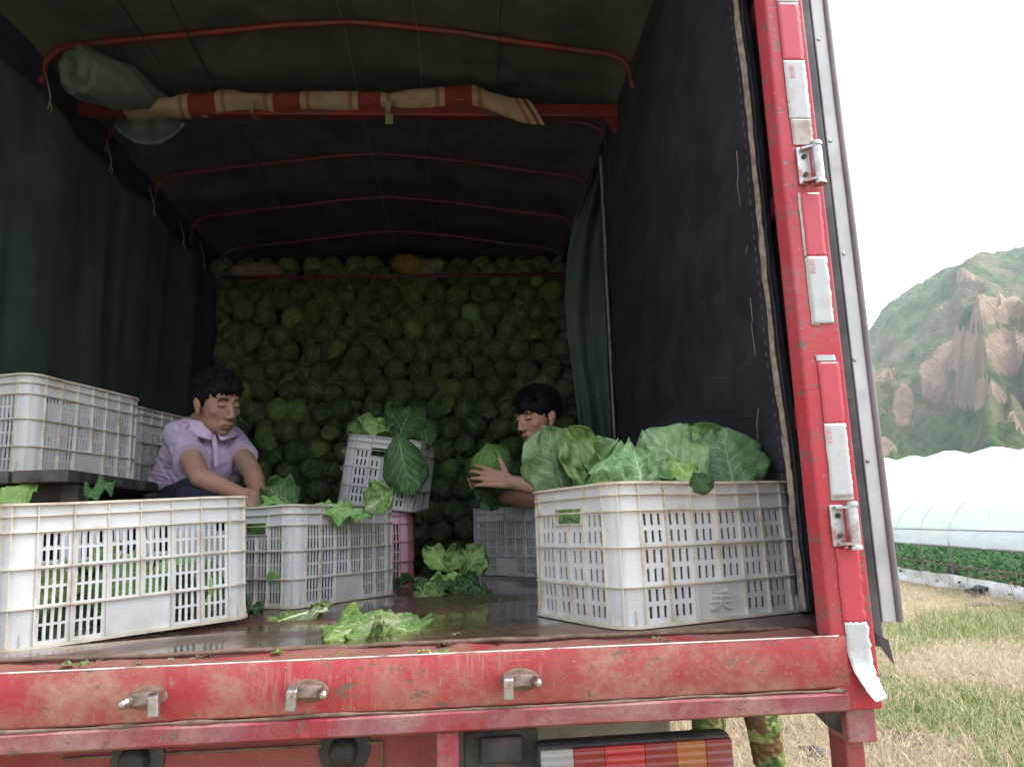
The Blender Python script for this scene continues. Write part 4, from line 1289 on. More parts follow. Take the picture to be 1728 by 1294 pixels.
def warp_crate(c, seed):     # used plastic is never quite straight: bowed sides, wavy rim
    for me in [c['body'], c['base']] + [m for _, m in c['rings']] + c['vribs'] + c['gus'] + c['handle']:
        n_ = len(me.vertices); co = np.empty(n_ * 3, np.float32); me.vertices.foreach_get('co', co); co = co.reshape(-1, 3).astype(float)
        x, y, z = co[:, 0].copy(), co[:, 1].copy(), co[:, 2].copy()
        bow = np.sin(np.pi * np.clip(z / CH, 0, 1)) * 0.0035
        co[:, 0] += np.sign(x) * bow * np.cos(y / CW * 2.6) + 0.0022 * vnoise(x * 7, y * 7, z * 7, seed)
        co[:, 1] += np.sign(y) * bow * np.cos(x / CL * 2.6) + 0.0026 * vnoise(x * 7 + 9, y * 7, z * 7, seed)
        co[:, 2] += 0.0030 * vnoise(x * 6 + 4, y * 6, 2.0, seed) * np.clip(z / CH, 0, 1) ** 2
        me.vertices.foreach_set('co', co.astype(np.float32).ravel()); me.update()
warp_crate(CRATE['A'], 3); warp_crate(CRATE['B'], 5)
def setmat(o, m):
    if not o.data.materials: o.data.materials.append(m)
    o.material_slots[0].link = 'OBJECT'; o.material_slots[0].material = m
def crate(kind, loc, rz, mw, mr, label, tilt=(0, 0), k=1.0, ky=None, glyph=False, group='plastic vegetable crates'):
    c = CRATE[kind]
    root = empty('vegetable_crate', loc, 0, label, 'crate', group)
    root.rotation_euler = (Matrix.Rotation(rz, 4, 'Z') @ Matrix.Rotation(tilt[0], 4, 'X') @ Matrix.Rotation(tilt[1], 4, 'Y')).to_euler()
    root.scale = (k, ky or k, 1.0)
    def part(nm, me, m):
        o = bpy.data.objects.new(nm, me); COL.objects.link(o); o.parent = root; setmat(o, m); return o
    bo = part('crate_wall', c['body'], mw); part('base_grid', c['base'], mw)
    for nm, me in c['rings']: part(nm, me, mr)
    for me in c['vribs']: part('rib', me, mr)
    for me in c['gus']: part('corner_gusset', me, mr)
    for me in c['handle']: part('handle_frame', me, mr)
    if glyph:       # moulded surname sign, mouth over sky
        cu = bpy.data.curves.new('sign_text', 'FONT'); cu.body = chr(0x5434); cu.size = 0.062; cu.extrude = 0.0016; cu.align_x = 'CENTER'; cu.align_y = 'CENTER'
        to = bpy.data.objects.new('sign_text', cu); COL.objects.link(to)
        me_t = bpy.data.meshes.new_from_object(to.evaluated_get(bpy.context.evaluated_depsgraph_get()))
        bpy.data.objects.remove(to, do_unlink=True)
        me_t.transform(Matrix.Translation((0, -CW / 2 + 0.0058, 0.045)) @ Matrix.Rotation(R_(90), 4, 'X'))
        link_mesh('moulded_sign', me_t, mw, root)
    return root
M['head_mid'] = m_leaf('head_mid', (0.085, 0.20, 0.04), (0.16, 0.31, 0.07), (0.42, 0.55, 0.24), n_veins=6, trans=0.08)
MW, MC = M['crate_white'], M['crate_cream']
MG, MGR = M['crate_grey'], M['crate_grey_rib']
ZF = FLOOR + 0.002
def crate_from_rib(x0, y0, th, k=1.0):
    a, b = 0.2 * k, 0.166 * k
    return (x0 + a * math.cos(th) - b * math.sin(th), y0 + a * math.sin(th) + b * math.cos(th))
rx, ry = 0.384 + 0.206 * math.cos(0.40) - 0.196 * math.sin(0.40), 1.634 + 0.206 * math.sin(0.40) + 0.196 * math.cos(0.40)
crate('A', (rx, ry, ZF), 0.40, MW, MC, 'white plastic crate heaped with big cabbage leaves against the red corner post', k=1.03, ky=1.18, glyph=True)
lx, ly = crate_from_rib(-0.893, 1.735, 0.70, 1.05)
crate('B', (lx, ly, ZF + 0.004), 0.70, MW, MC, 'dirty white crate half full of pale leaves at the edge of the sill', tilt=(0.0, -0.034), k=1.05)
mx_, my_ = crate_from_rib(-0.462, 2.395, 0.985, 0.95)
crate('B', (mx_, my_, ZF), 0.985, MW, MC, 'white crate with a cabbage leaf curling over its rim beside the lilac shirt', k=0.95)
# the two stacked on the dark bench
BZ0 = 1.614
ax_, ay_ = -1.30, 2.55
ux_, uy_ = crate_from_rib(-1.255, 2.40, 1.36, 1.04)
crate('B', (ux_, uy_, BZ0 + 0.002), 1.36, MW, MC, 'empty white crate on the dark bench against the green canvas', k=1.04)
crate('B', (-1.345, 3.26, BZ0 + 0.002), 1.38, MW, MC, 'empty crate on the dark bench tucked behind another crate, beside the man')
# grey crate on the pink one, and the grey crate by the second man
crate('B', (-0.385, 3.60, ZF), R_(93), M['crate_pink'], M['crate_pink_rib'], 'pink plastic crate under a tilted grey crate')
gx = on_y(660, 800, 3.36)
crate('A', (-0.335, 3.58, ZF + 0.325), R_(86), MG, MGR, 'grey plastic crate tilted on the pink crate with a dark leaf hanging over it', tilt=(R_(8.5), R_(-3)))
crate('B', (0.34, 3.60, ZF), R_(126), MG, MGR, 'grey crate on the wet floor in front of the black-shirted man')

# dark bench carrying the two empty crates
bench = empty('low_bench', (-1.25, 2.8, FLOOR), 0, 'low dark bench with two empty white crates on it', 'bench')
for i in range(3):
    wpart(MB().box((-1.545 + i * 0.16, 2.20, BZ0 - 0.035), (-1.395 + i * 0.16, 3.50, BZ0)).build('plank', M['chassis'], bevel=0.004), bench)
for x in (-1.50, -1.14):
    for y in (2.3, 3.3):
        wpart(MB().box((x, y, FLOOR + 0.001), (x + 0.05, y + 0.05, BZ0 - 0.036)).build('leg', M['chassis']), bench)
wpart(MB().box((-1.44, 2.31, BZ0 - 0.08), (-1.10, 2.34, BZ0 - 0.037)).build('apron', M['chassis']), bench)

# ------------------------------------------------------------------ cabbage leaves and heads
def leaf_mesh(name, L, W, cup=0.15, bend=0.6, ruffle=0.02, bubble=0.008, seed=0, nu=22, nv=28, petiole=0.10, fold=0.0, twist=0.0, jag=0.05):
    v = np.linspace(0, 1, nv); u = np.linspace(-1, 1, nu)
    U, V = np.meshgrid(u, v)
    t = np.clip((V - petiole * 0.6) / (1 - petiole * 0.6), 0, 0.988)
    shape = np.where(t < 0.60, np.sin(np.pi / 2 * np.clip(t / 0.60, 0, 1)) ** 0.85, np.sqrt(np.clip(1 - (np.clip(t - 0.60, 0, 1) / 0.40) ** 2.5, 0, 1)))
    w = W / 2 * np.maximum(shape, 0.09 + 0.0 * V)
    w = w * (1 + jag * fbm(V * 9, np.sign(U) * 3.3, 0, seed, 3) * np.abs(U))
    X = U * w
    rib_len = np.cumsum(np.ones(nv)) / nv
    Zl = cup * W * (np.abs(U) ** 1.8) * np.clip(shape * 1.3, 0, 1)
    Zl = Zl + ruffle * np.abs(U) ** 2.2 * np.sin(V * 17 + U * 2.5 + seed) * np.clip(V * 2.5, 0, 1)
    Zl = Zl + ruffle * 0.9 * np.clip((V - 0.75) / 0.25, 0, 1) ** 1.5 * np.sin(U * 6 + seed * 1.7)
    Zl = Zl + bubble * fbm(U * 4.5, V * 6.5, 0, seed + 5, 4) * np.clip(np.abs(U) * 4, 0.1, 1)
    Zl = Zl + fold * W * np.clip(U - 0.25, 0, 1) ** 1.3 - 0.010 * W * np.exp(-(U / 0.08) ** 2)
    # pucker: dips along side veins
    Zl = Zl - 0.45 * bubble * np.exp(-((np.abs(((V - 0.42 * np.abs(U) ** 0.85) * 7) % 1 - 0.5)) / 0.09) ** 2)
    Yl = V * L * (1 + 0.05 * (1 - U ** 2)) + 0.04 * L * jag * fbm(U * 7, V * 3, 0, seed + 9, 2) * V
    ang = bend * V + 0.25 * bend * fbm(U * 0.8, V * 1.5, 0, seed + 2, 2)
    # arc along the midrib
    ds = L / (nv - 1)
    am = bend * v
    ym = np.concatenate([[0], np.cumsum(np.cos(am[:-1]) * ds)]); zm = np.concatenate([[0], np.cumsum(-np.sin(am[:-1]) * ds)])
    Yp = ym[:, None] + Zl * np.sin(am)[:, None] + (Yl - V * L) * np.cos(am)[:, None]
    Zp = zm[:, None] + Zl * np.cos(am)[:, None] - (Yl - V * L) * np.sin(am)[:, None]
    if twist:
        ct, st_ = np.cos(twist * V), np.sin(twist * V)
        X, Zp = X * ct - (Zp - zm[:, None]) * st_, zm[:, None] + X * st_ + (Zp - zm[:, None]) * ct
    uv = np.stack([(U + 1) / 2, V], -1)
    return MB().grid(np.stack([X, Yp, Zp], -1), uv).mesh(name)
def basis(base, tip, nh):
    y = (Vector(tip) - Vector(base)).normalized(); nh = Vector(nh)
    z = (nh - y * nh.dot(y)).normalized(); x = y.cross(z)
    m = Matrix((x, y, z)).transposed().to_4x4(); m.translation = Vector(base)
    return m
def place_leaf(base, tip, W, nh, mat, label, seed=0, group=None, stalk=False, **kw):
    L = (Vector(tip) - Vector(base)).length * kw.pop('lk', 1.05)
    me = leaf_mesh('leaf_blade', L, W, seed=seed, **kw)
    o = link_mesh('cabbage_leaf', me, M[mat], None, True)
    o.matrix_world = basis(base, tip, nh)
    solid(o, 0.0012)
    tag(o, label, 'leaf', group)
    if stalk:       # thick white stalk and midrib as its own part
        bend = kw.get('bend', 0.6); pts = []; rs_ = []
        ds = L / 14; y = z = 0.0
        for i in range(12):
            pts.append((0, y, z - 0.002)); rs_.append(stalk * (1 - 0.9 * i / 12))
            a = bend * i / 14; y += math.cos(a) * ds; z -= math.sin(a) * ds
        MB().tube([(0, -0.012, 0)] + pts, [stalk * 0.9] + rs_, 8, flat=0.7).build('leaf_stalk', M['stalk'], o, smooth=True)
    return o
M['stalk'] = plain('stalk', (0.62, 0.68, 0.42), 0.4, 0.15, 25)
TOC = Vector((0.05, -1, 0.0))

def head_mesh(name, r, seed, nl=7, nu=11, nv=11, loose=0.16):
    g = np.random.default_rng(seed)
    m = MB()
    for k in range(nl):
        lay = 1 - 0.035 * (nl - 1 - k)
        az0 = k * 2.4 + g.uniform(-0.3, 0.3)
        v = np.linspace(0.0, 1, nv); u = np.linspace(-1, 1, nu)
        U, V = np.meshgrid(u, v)
        ext = g.uniform(1.9, 2.5)
        ph = 0.04 + V * ext
        wid = (0.35 + 1.0 * np.sin(np.pi * np.clip(V * 0.62 + 0.08, 0, 1)) ** 0.8) * g.uniform(0.85, 1.05)
        az = az0 + U * wid * (1 + 0.06 * fbm(V * 6, U * 2, 0, seed * 7 + k, 2)) * np.where(ph < 0.6, 1.15, 1.0)
        lift = loose * (np.abs(U) ** 4) * g.uniform(0.2, 1.0) + loose * 1.4 * np.clip(V - 0.8, 0, 1) / 0.2 * g.uniform(0.0, 1.0)
        rr_ = r * lay * (1 + lift + 0.035 * fbm(U * 4 + k, V * 5, 0, seed + k, 3) - 0.02 * np.exp(-(U / 0.12) ** 2) * -1)
        P = np.stack([rr_ * np.sin(ph) * np.cos(az), rr_ * np.sin(ph) * np.sin(az), -rr_ * np.cos(ph) * 0.93], -1)
        uv = np.stack([(U + 1) / 2, V * 0.9 + 0.05], -1)
        m.grid(P, uv)
    me = m.mesh(name); me.shade_smooth()
    return me
HEADS = [head_mesh('cabbage_head_%d' % i, 1.0, 100 + i * 13, nl=7) for i in range(7)]
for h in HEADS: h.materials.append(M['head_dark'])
def head(loc, r, axis, mat='head_dark', label='', group=None, var=None, spin=None):
    """axis: direction the stalk end points to"""
    me = HEADS[random.randrange(7) if var is None else var]
    o = bpy.data.objects.new('cabbage', me); COL.objects.link(o)
    q = Vector((0, 0, -1)).rotation_difference(Vector(axis)) @ Quaternion((0, 0, 1), random.uniform(0, 6.28) if spin is None else spin)
    o.rotation_mode = 'QUATERNION'; o.rotation_quaternion = q
    o.location = loc; o.scale = (r, r, r * random.uniform(0.92, 1.0))
    o.material_slots[0].link = 'OBJECT'; o.material_slots[0].material = M[mat]
    tag(o, label, 'cabbage', group)
    return o
# the wall of cabbages at the front of the box
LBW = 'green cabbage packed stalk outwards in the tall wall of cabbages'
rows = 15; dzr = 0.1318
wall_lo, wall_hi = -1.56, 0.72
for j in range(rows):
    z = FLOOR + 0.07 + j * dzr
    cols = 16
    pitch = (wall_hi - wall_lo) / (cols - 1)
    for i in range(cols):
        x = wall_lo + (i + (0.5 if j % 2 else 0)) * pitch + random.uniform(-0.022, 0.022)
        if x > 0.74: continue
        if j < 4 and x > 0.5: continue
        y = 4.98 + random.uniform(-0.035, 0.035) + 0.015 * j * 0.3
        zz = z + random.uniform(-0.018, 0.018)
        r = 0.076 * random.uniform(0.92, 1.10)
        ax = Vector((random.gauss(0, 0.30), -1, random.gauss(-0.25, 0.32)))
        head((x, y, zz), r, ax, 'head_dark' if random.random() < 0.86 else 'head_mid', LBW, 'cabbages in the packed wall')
# load behind: more of the same, one mass
def back_load():
    V = []; F = []; UV = []; b = 0
    lows = [head_mesh('tmp', 1.0, 500 + i, nl=4, nu=6, nv=7) for i in range(3)]
    dat = []
    for me in lows:
        co = np.array([v.co[:] for v in me.vertices]); fc = [tuple(p.vertices) for p in me.polygons]; dat.append((co, fc)); bpy.data.meshes.remove(me)
    for j in range(16):
        for i in range(17):
            co, fc = dat[(i * 7 + j) % 3]
            an = rng.uniform(0, 6.28); c, s_ = math.cos(an), math.sin(an)
            p = co @ np.array([[c, -s_, 0], [s_, c, 0], [0, 0, 1]])
            p = p[:, [0, 2, 1]] * 0.074 + np.array([-1.56 + i * 0.145 + rng.uniform(-.02, .02), 5.11 + rng.uniform(-.02, .02), FLOOR + 0.0 + j * 0.134])
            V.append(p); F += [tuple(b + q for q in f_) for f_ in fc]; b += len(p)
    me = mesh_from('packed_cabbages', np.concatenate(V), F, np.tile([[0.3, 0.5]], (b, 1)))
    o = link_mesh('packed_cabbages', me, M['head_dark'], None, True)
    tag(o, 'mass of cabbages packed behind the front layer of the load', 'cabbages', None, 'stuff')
back_load()
# a few lying on top of the load
for px, py, r in ((556, 466, 0.075), (610, 464, 0.06), (828, 459, 0.07), (884, 455, 0.075), (385, 470, 0.07), (372, 452, 0.06), (720, 470, 0.07), (480, 474, 0.06)):
    p = on_y(px, py, 5.0)
    head(p, r, (random.gauss(0, .5), -1, 0.4), 'head_dark', 'green cabbage lying on top of the packed load', 'cabbages on top of the load')
# bags on the load
def lump(name, c, sc, mat, label, cat, seed, amp=0.22, n=28):
    V = MB(); V.ball((0, 0, 0), 1.0, n, n // 2)
    P = np.array(V.v); k = 1 + amp * fbm(P[:, 0] * 1.7, P[:, 1] * 1.7, P[:, 2] * 1.7, seed, 4)
    V.v = [tuple(p) for p in P * k[:, None] * np.array(sc)]
    o = V.build(name, M[mat], smooth=True); o.location = c
    return tag(o, label, cat)
p = on_y(430, 460, 4.95); lump('pale_sack', p, (0.17, 0.10, 0.055), 'sack', 'pale crumpled sack on top of the load beside the left canvas', 'sack', 3)
p = on_y(690, 450, 4.93); lump('yellow_bag', p, (0.11, 0.09, 0.075), 'bag_yellow', 'yellow plastic bag on top of the packed cabbages', 'bag', 5)
p = on_y(728, 456, 4.92); lump('clear_bag', p, (0.10, 0.08, 0.06), 'bag_clear', 'clear plastic bag crumpled against the yellow bag', 'bag', 8, 0.35)

# heads inside the crates
def fill(cx_, cy_, rz, zb, rows_, mat, label, r=0.070, ztop=9, group=None):
    c, s_ = math.cos(rz), math.sin(rz)
    for k in range(rows_):
        for i in range(3):
            for j in range(2):
                u = (-0.165 + 0.165 * i) + random.uniform(-0.008, 0.008); v = (-0.083 + 0.166 * j) + random.uniform(-0.006, 0.006)
                head((cx_ + c * u - s_ * v, cy_ + s_ * u + c * v, zb + 0.012 + r + k * 0.125), r * random.uniform(0.97, 1.06), (random.gauss(0, 1), random.gauss(0, 1), random.gauss(0, .6)), mat, label, group)
fill(rx, ry, 0.40, ZF, 2, 'head_fresh', 'fresh green cabbage inside the white crate by the red post', 0.078, group='cabbages in the crate by the post')
fill(lx, ly, 0.70, ZF, 1, 'head_fresh', 'fresh pale cabbage inside the dirty white crate at the sill edge', 0.074, group='cabbages in the crate at the sill edge')
fill(mx_, my_, 0.985, ZF, 2, 'head_mid', 'green cabbage inside the white crate beside the lilac shirt', 0.068, group='cabbages in the crate beside the lilac shirt')
fill(-0.335, 3.58, R_(86), ZF + 0.33, 2, 'head_mid', 'green cabbage inside the tilted grey crate', 0.068, group='cabbages in the tilted grey crate')
fill(0.34, 3.60, R_(126), ZF, 2, 'head_mid', 'green cabbage inside the grey crate on the wet floor', 0.068, group='cabbages in the grey crate on the floor')
fill(-0.385, 3.60, R_(93), ZF, 2, 'head_mid', 'green cabbage inside the pink crate', 0.068, group='cabbages in the pink crate')

# ------------------------------------------------------------------ loose leaves
def lp(bpx, by, tpx, ty, W, nh, mat, label, **kw):
    return place_leaf(on_y(*bpx, by), on_y(*tpx, ty), W, nh, mat, label, **kw)
GL = 'leaves in the crate by the post'
lp((964, 862), 1.99, (916, 733), 1.96, 0.178, (0.25, -1, 0.15), 'leaf_green', 'broad upright cabbage leaf with pale midrib leaning out over the crate corner', seed=3, cup=-0.10, bend=-0.25, bubble=0.008, ruffle=0.008)
lp((1030, 858), 2.00, (968, 738), 1.92, 0.125, (-0.3, -1, 0.5), 'leaf_bright', 'bright crinkled leaf curling at its tip between two broad leaves', seed=8, cup=0.25, bend=0.5, bubble=0.020, ruffle=0.015)
lp((1022, 860), 1.98, (1010, 740), 2.03, 0.16, (0.6, -1, 0.1), 'leaf_green', 'plain green leaf behind the bright crinkled leaf', seed=9, cup=0.10, bend=0.2, bubble=0.010, ruffle=0.01)
lp((1092, 850), 1.72, (1068, 743), 1.76, 0.215, (0.1, -1, 0.35), 'leaf_green', 'puckered cabbage leaf in the middle of the heaped crate', seed=12, cup=-0.22, bend=0.35, bubble=0.024, ruffle=0.018, jag=0.10)
lp((1125, 772), 1.74, (1182, 812), 1.68, 0.075, (-0.2, -1, 0.7), 'leaf_bright', 'ruffled light green leaf edge drooping onto the crate rim', seed=15, cup=-0.15, bend=0.5, bubble=0.010, ruffle=0.018, jag=0.14)
lp((1246, 850), 1.80, (1218, 727), 1.85, 0.235, (-0.05, -1, 0.2), 'leaf_green', 'broad flat leaf with a strong pale midrib beside the dark blanket', seed=21, cup=-0.12, bend=0.25, bubble=0.008, ruffle=0.008)
lp((1205, 835), 1.76, (1098, 730), 1.82, 0.165, (0.15, -1, 0.35), 'leaf_green', 'long leaf lying slantwise across the heaped crate', seed=24, cup=0.10, bend=0.15, bubble=0.012, ruffle=0.012)
lp((1180, 830), 2.02, (1165, 724), 2.02, 0.22, (0, -1, 0.3), 'leaf_bright', 'light green leaf top showing behind the slanting leaf', seed=27, cup=0.1, bend=0.2, bubble=0.010, ruffle=0.012)
lp((1270, 860), 1.97, (1280, 765), 1.97, 0.11, (0.3, -1, 0.1), 'leaf_dark', 'dark leaf tucked behind the broad flat leaf near the blanket', seed=29, cup=0.2, bend=0.2)
lp((1170, 798), 1.635, (1192, 824), 1.60, 0.055, (0, -1, 0.4), 'leaf_dark', 'small dark leaf tip hanging over the crate rim', seed=31, cup=0.1, bend=0.5, ruffle=0.006, bubble=0.004)
lp((1000, 826), 1.72, (1028, 808), 1.72, 0.05, (0, -1, 0.6), 'leaf_bright', 'small bright leaf lying on the crate rim', seed=33, cup=0.2, bend=0.4, ruffle=0.008, bubble=0.004)
lp((985, 885), 1.90, (962, 846), 1.90, 0.07, (-0.5, -1, 0.3), 'leaf_bright', 'leaf showing through the hand hole of the heaped crate', seed=35, cup=0.1, bend=0.3)

# crate beside the lilac shirt
lp((628, 872), 2.50, (548, 838), 2.45, 0.10, (0.0, -0.75, 0.9), 'leaf_bright', 'light green leaf lying over the rim of the white crate', seed=41, cup=-0.15, bend=0.6, ruffle=0.020, bubble=0.010, jag=0.12)
lp((612, 862), 2.50, (664, 832), 2.50, 0.115, (-0.2, -1, 0.25), 'leaf_pale', 'veined leaf curling over the far corner of the white crate', seed=43, cup=0.25, bend=-0.6, ruffle=0.010, bubble=0.008)
lp((505, 860), 2.62, (455, 822), 2.60, 0.13, (0.1, -0.9, 0.6), 'leaf_dark', 'dark leaf standing in the crate under the man\'s hands', seed=45, cup=0.25, bend=0.5, ruffle=0.02)
lp((492, 858), 2.55, (440, 844), 2.55, 0.05, (0.1, -0.9, 0.6), 'leaf_bright', 'small bright leaf poking up under the man\'s hands', seed=46, cup=0.25, bend=0.5, ruffle=0.01)

# tilted grey crate
lp((668, 724), 3.28, (692, 822), 3.20, 0.185, (0.05, -1, 0.15), 'leaf_dark', 'large dark leaf with pale veins hanging down the tilted grey crate', seed=51, cup=-0.15, bend=0.35, ruffle=0.012, bubble=0.008)
lp((668, 752), 3.50, (690, 688), 3.52, 0.20, (0.1, -1, 0.3), 'leaf_dark', 'dark leaf standing up behind the tilted grey crate', seed=53, cup=0.2, bend=0.5, ruffle=0.02)
lp((722, 760), 3.46, (716, 715), 3.46, 0.10, (0.1, -1, 0.3), 'leaf_dark', 'small dark leaf at the right rim of the tilted grey crate', seed=54, cup=0.1, bend=0.5)
lp((600, 735), 3.60, (584, 800), 3.52, 0.07, (-0.6, -1, 0.2), 'leaf_bright', 'narrow light leaf hanging down the side of the tilted grey crate', seed=55, cup=0.3, bend=0.4, ruffle=0.02)
head(on_y(632, 733, 3.58), 0.085, (0.3, -0.8, 0.5), 'head_fresh', 'bright cabbage sitting on top of the tilted grey crate', None)
for k, (px, py) in enumerate(((596, 718), (655, 712), (615, 705))):
    lp((630, 742), 3.56, (px, py), 3.50, 0.11, (0, -0.7, 0.8), 'leaf_bright', 'outer leaf folded round the cabbage on the tilted grey crate', seed=57 + k, cup=0.3, bend=0.7, ruffle=0.012, bubble=0.010, group='outer leaves of the cabbage on the tilted crate')

# loose leaves on the floor behind the sill
def fl(bpx, tpx, W, mat, label, zb=0.012, zt=0.012, nh=(0, -0.35, 1), **kw):
    b = on_z(*bpx, FLOOR + zb); t_ = on_z(*tpx, FLOOR + zt)
    return place_leaf(b, t_, W, nh, mat, label, **kw)
fl((545, 1028), (446, 1042), 0.125, 'leaf_pale', 'limp leaf with a thick white stalk lying on the wet floor', zb=0.022, zt=0.012, seed=61, cup=-0.28, bend=0.35, ruffle=0.016, bubble=0.014, stalk=0.009, jag=0.1)
fl((520, 1030), (556, 1024), 0.030, 'leaf_pale', 'small torn leaf piece beside the limp white-stalked leaf', zb=0.01, zt=0.02, seed=62, cup=0.3, bend=-0.3, ruffle=0.01)
fl((696, 1050), (606, 1018), 0.125, 'leaf_pale', 'large crumpled green leaf standing up on the wet floor', zb=0.010, zt=0.075, nh=(0.25, -1, 0.9), seed=64, cup=-0.20, bend=0.9, ruffle=0.020, bubble=0.016, jag=0.12)
fl((645, 1046), (548, 1060), 0.095, 'leaf_pale', 'pale ruffled leaf spread out on the wet floor', zb=0.040, zt=0.012, nh=(0, -0.8, 1), seed=66, cup=-0.2, bend=0.5, ruffle=0.022, bubble=0.012, jag=0.16)
fl((625, 1042), (720, 1040), 0.085, 'leaf_bright', 'curled leaf stretched out beside the crumpled leaf', zb=0.026, zt=0.022, nh=(0.1, -0.6, 1), seed=67, cup=-0.25, bend=0.3, ruffle=0.020, bubble=0.012, jag=0.16)
fl((640, 1052), (702, 1060), 0.055, 'leaf_pale', 'torn yellowish leaf piece under the curled leaf', zb=0.016, zt=0.006, nh=(0.1, -0.7, 1), seed=68, cup=-0.2, bend=0.3, ruffle=0.022, bubble=0.010, jag=0.2)
fl((404, 1040), (440, 1022), 0.060, 'leaf_dark', 'dark leaf sticking out from behind the dirty white crate', zb=0.008, zt=0.030, nh=(-0.3, -1, 0.8), seed=69, cup=0.2, bend=0.3)
# cabbage pile in the middle of the floor
for k, (b, t_, zb, zt, W, mat, lab) in enumerate((((770, 985), (698, 975), 0.03, 0.05, 0.10, 'leaf_dark', 'leaf folded up at the side of the leaf heap'), ((745, 985), (722, 990), 0.03, 0.03, 0.11, 'leaf_bright', 'crinkled leaf lying at the front of the leaf heap'), ((752, 992), (818, 990), 0.02, 0.012, 0.12, 'leaf_dark', 'dark leaf spread out at the foot of the leaf heap'), ((740, 998), (704, 1002), 0.012, 0.010, 0.09, 'leaf_bright', 'light leaf pressed flat under the leaf heap'), ((690, 978), (656, 972), 0.03, 0.04, 0.11, 'leaf_dark', 'dark leaf leaning on the pink crate'))):
    fl(b, t_, W, mat, lab, zb=zb, zt=zt, nh=(0, -0.8, 1), seed=71 + k, cup=-0.2, bend=0.4, ruffle=0.016, bubble=0.012, jag=0.12)
for k, (tpx, lab) in enumerate((((722, 925), 'ragged leaf standing up on the leaf heap'), ((772, 930), 'ragged leaf curling away from the leaf heap'))):
    place_leaf((-0.04, 2.85, FLOOR + 0.06), on_y(*tpx, 2.85), 0.085, (0, -1, 0.2), 'leaf_bright', lab, seed=81 + k, cup=0.2, bend=0.6, ruffle=0.018)
for k, (b_, t_, W_, mat, lab, nh_) in enumerate(((((-0.07, 2.86, FLOOR + 0.02), (0.01, 2.72, FLOOR + 0.085), 0.16, 'leaf_dark', 'big dark leaf arching over the leaf heap', (0.3, -0.8, 0.7))), ((0.06, 2.84, FLOOR + 0.03), (-0.09, 2.74, FLOOR + 0.06), 0.13, 'leaf_pale', 'crinkled leaf with pale ribs on top of the leaf heap', (0, -0.8, 0.8)), ((0.0, 2.95, FLOOR + 0.02), (0.07, 2.90, FLOOR + 0.14), 0.12, 'leaf_bright', 'bright leaf standing at the back of the leaf heap', (0, -1, 0.3)), ((0.0, 2.74, FLOOR + 0.02), (0.085, 2.66, FLOOR + 0.015), 0.11, 'leaf_dark', 'dark crinkled leaf at the near edge of the leaf heap', (0, -0.5, 1)))):
    place_leaf(b_, t_, W_, nh_, mat, lab, seed=401 + k, cup=-0.2, bend=0.7, ruffle=0.018, bubble=0.014, jag=0.12)
# leaves lying on the bench edge under the crates
place_leaf(on_y(70, 815, 2.25), on_y(-10, 850, 2.12), 0.09, (0, -0.8, 0.6), 'leaf_bright', 'wilted leaf hanging off the front of the dark bench', seed=85, cup=0.1, bend=0.5, ruffle=0.01)
place_leaf(on_y(205, 812, 2.3), on_y(150, 826, 2.2), 0.06, (0, -0.8, 0.6), 'leaf_dark', 'dark wilted leaf lying on the bench under the crate', seed=86, cup=0.1, bend=0.4)
# trampled scraps on the ledge and floor
for k in range(34):
    if k < 20: px, py, z = random.uniform(20, 1000), 0, 1.197
    else: px, py, z = random.uniform(440, 900), random.uniform(1010, 1075), FLOOR + 0.001
    if k < 20:
        x = random.uniform(-0.75, 0.4); p = (x, random.uniform(1.455, 1.56), 1.1965)
    else:
        p = on_z(px, py, z)
    L = random.uniform(0.008, 0.030) if k > 3 else 0.035
    a = random.uniform(0, 6.28)
    me = leaf_mesh('scrap', L, L * random.uniform(0.3, 0.7), seed=200 + k, nu=6, nv=7, cup=random.uniform(-0.3, 0.3), bend=random.uniform(-0.5, 0.5), ruffle=L * 0.1, bubble=L * 0.08, jag=0.2)
    o = link_mesh('leaf_scrap', me, M['leaf_pale' if k % 3 == 0 else 'mud' if k % 3 == 1 else 'leaf_bright'], None, True)
    o.location = (p[0], p[1], p[2] + 0.003); o.rotation_euler = (random.uniform(-.2, .2), random.uniform(-.2, .2), a)
    tag(o, 'tiny trampled leaf scrap on the dirty sill ledge' if k < 20 else 'tiny torn leaf scrap on the wet cargo floor', 'leaf scrap', 'scraps on the ledge' if k < 20 else 'scraps on the floor')
# pale leaves heaped in the crate at the sill edge
for k in range(9):
    u, v = random.uniform(-0.15, 0.15), random.uniform(-0.07, 0.07)
    c_, s_ = math.cos(0.70), math.sin(0.70)
    b = Vector((lx + c_ * u - s_ * v, ly + s_ * u + c_ * v, ZF + 0.13 + random.uniform(0, 0.03)))
    d_ = Vector((random.gauss(0, 1), random.gauss(0, 1), random.uniform(0.0, 0.5))).normalized() * 0.08
    tp = b + d_
    uu = (tp.x - lx) * c_ + (tp.y - ly) * s_; vv = -(tp.x - lx) * s_ + (tp.y - ly) * c_
    uu = max(-0.15, min(0.15, uu)); vv = max(-0.07, min(0.07, vv)); tp = Vector((lx + c_ * uu - s_ * vv, ly + s_ * uu + c_ * vv, tp.z))
    place_leaf(b, tp, 0.065, (0, -0.3, 1), 'leaf_pale', 'pale leaf heaped in the dirty white crate at the sill edge', seed=90 + k, cup=0.2, bend=0.3, ruffle=0.012, group='leaves in the crate at the sill edge', nu=12, nv=14)

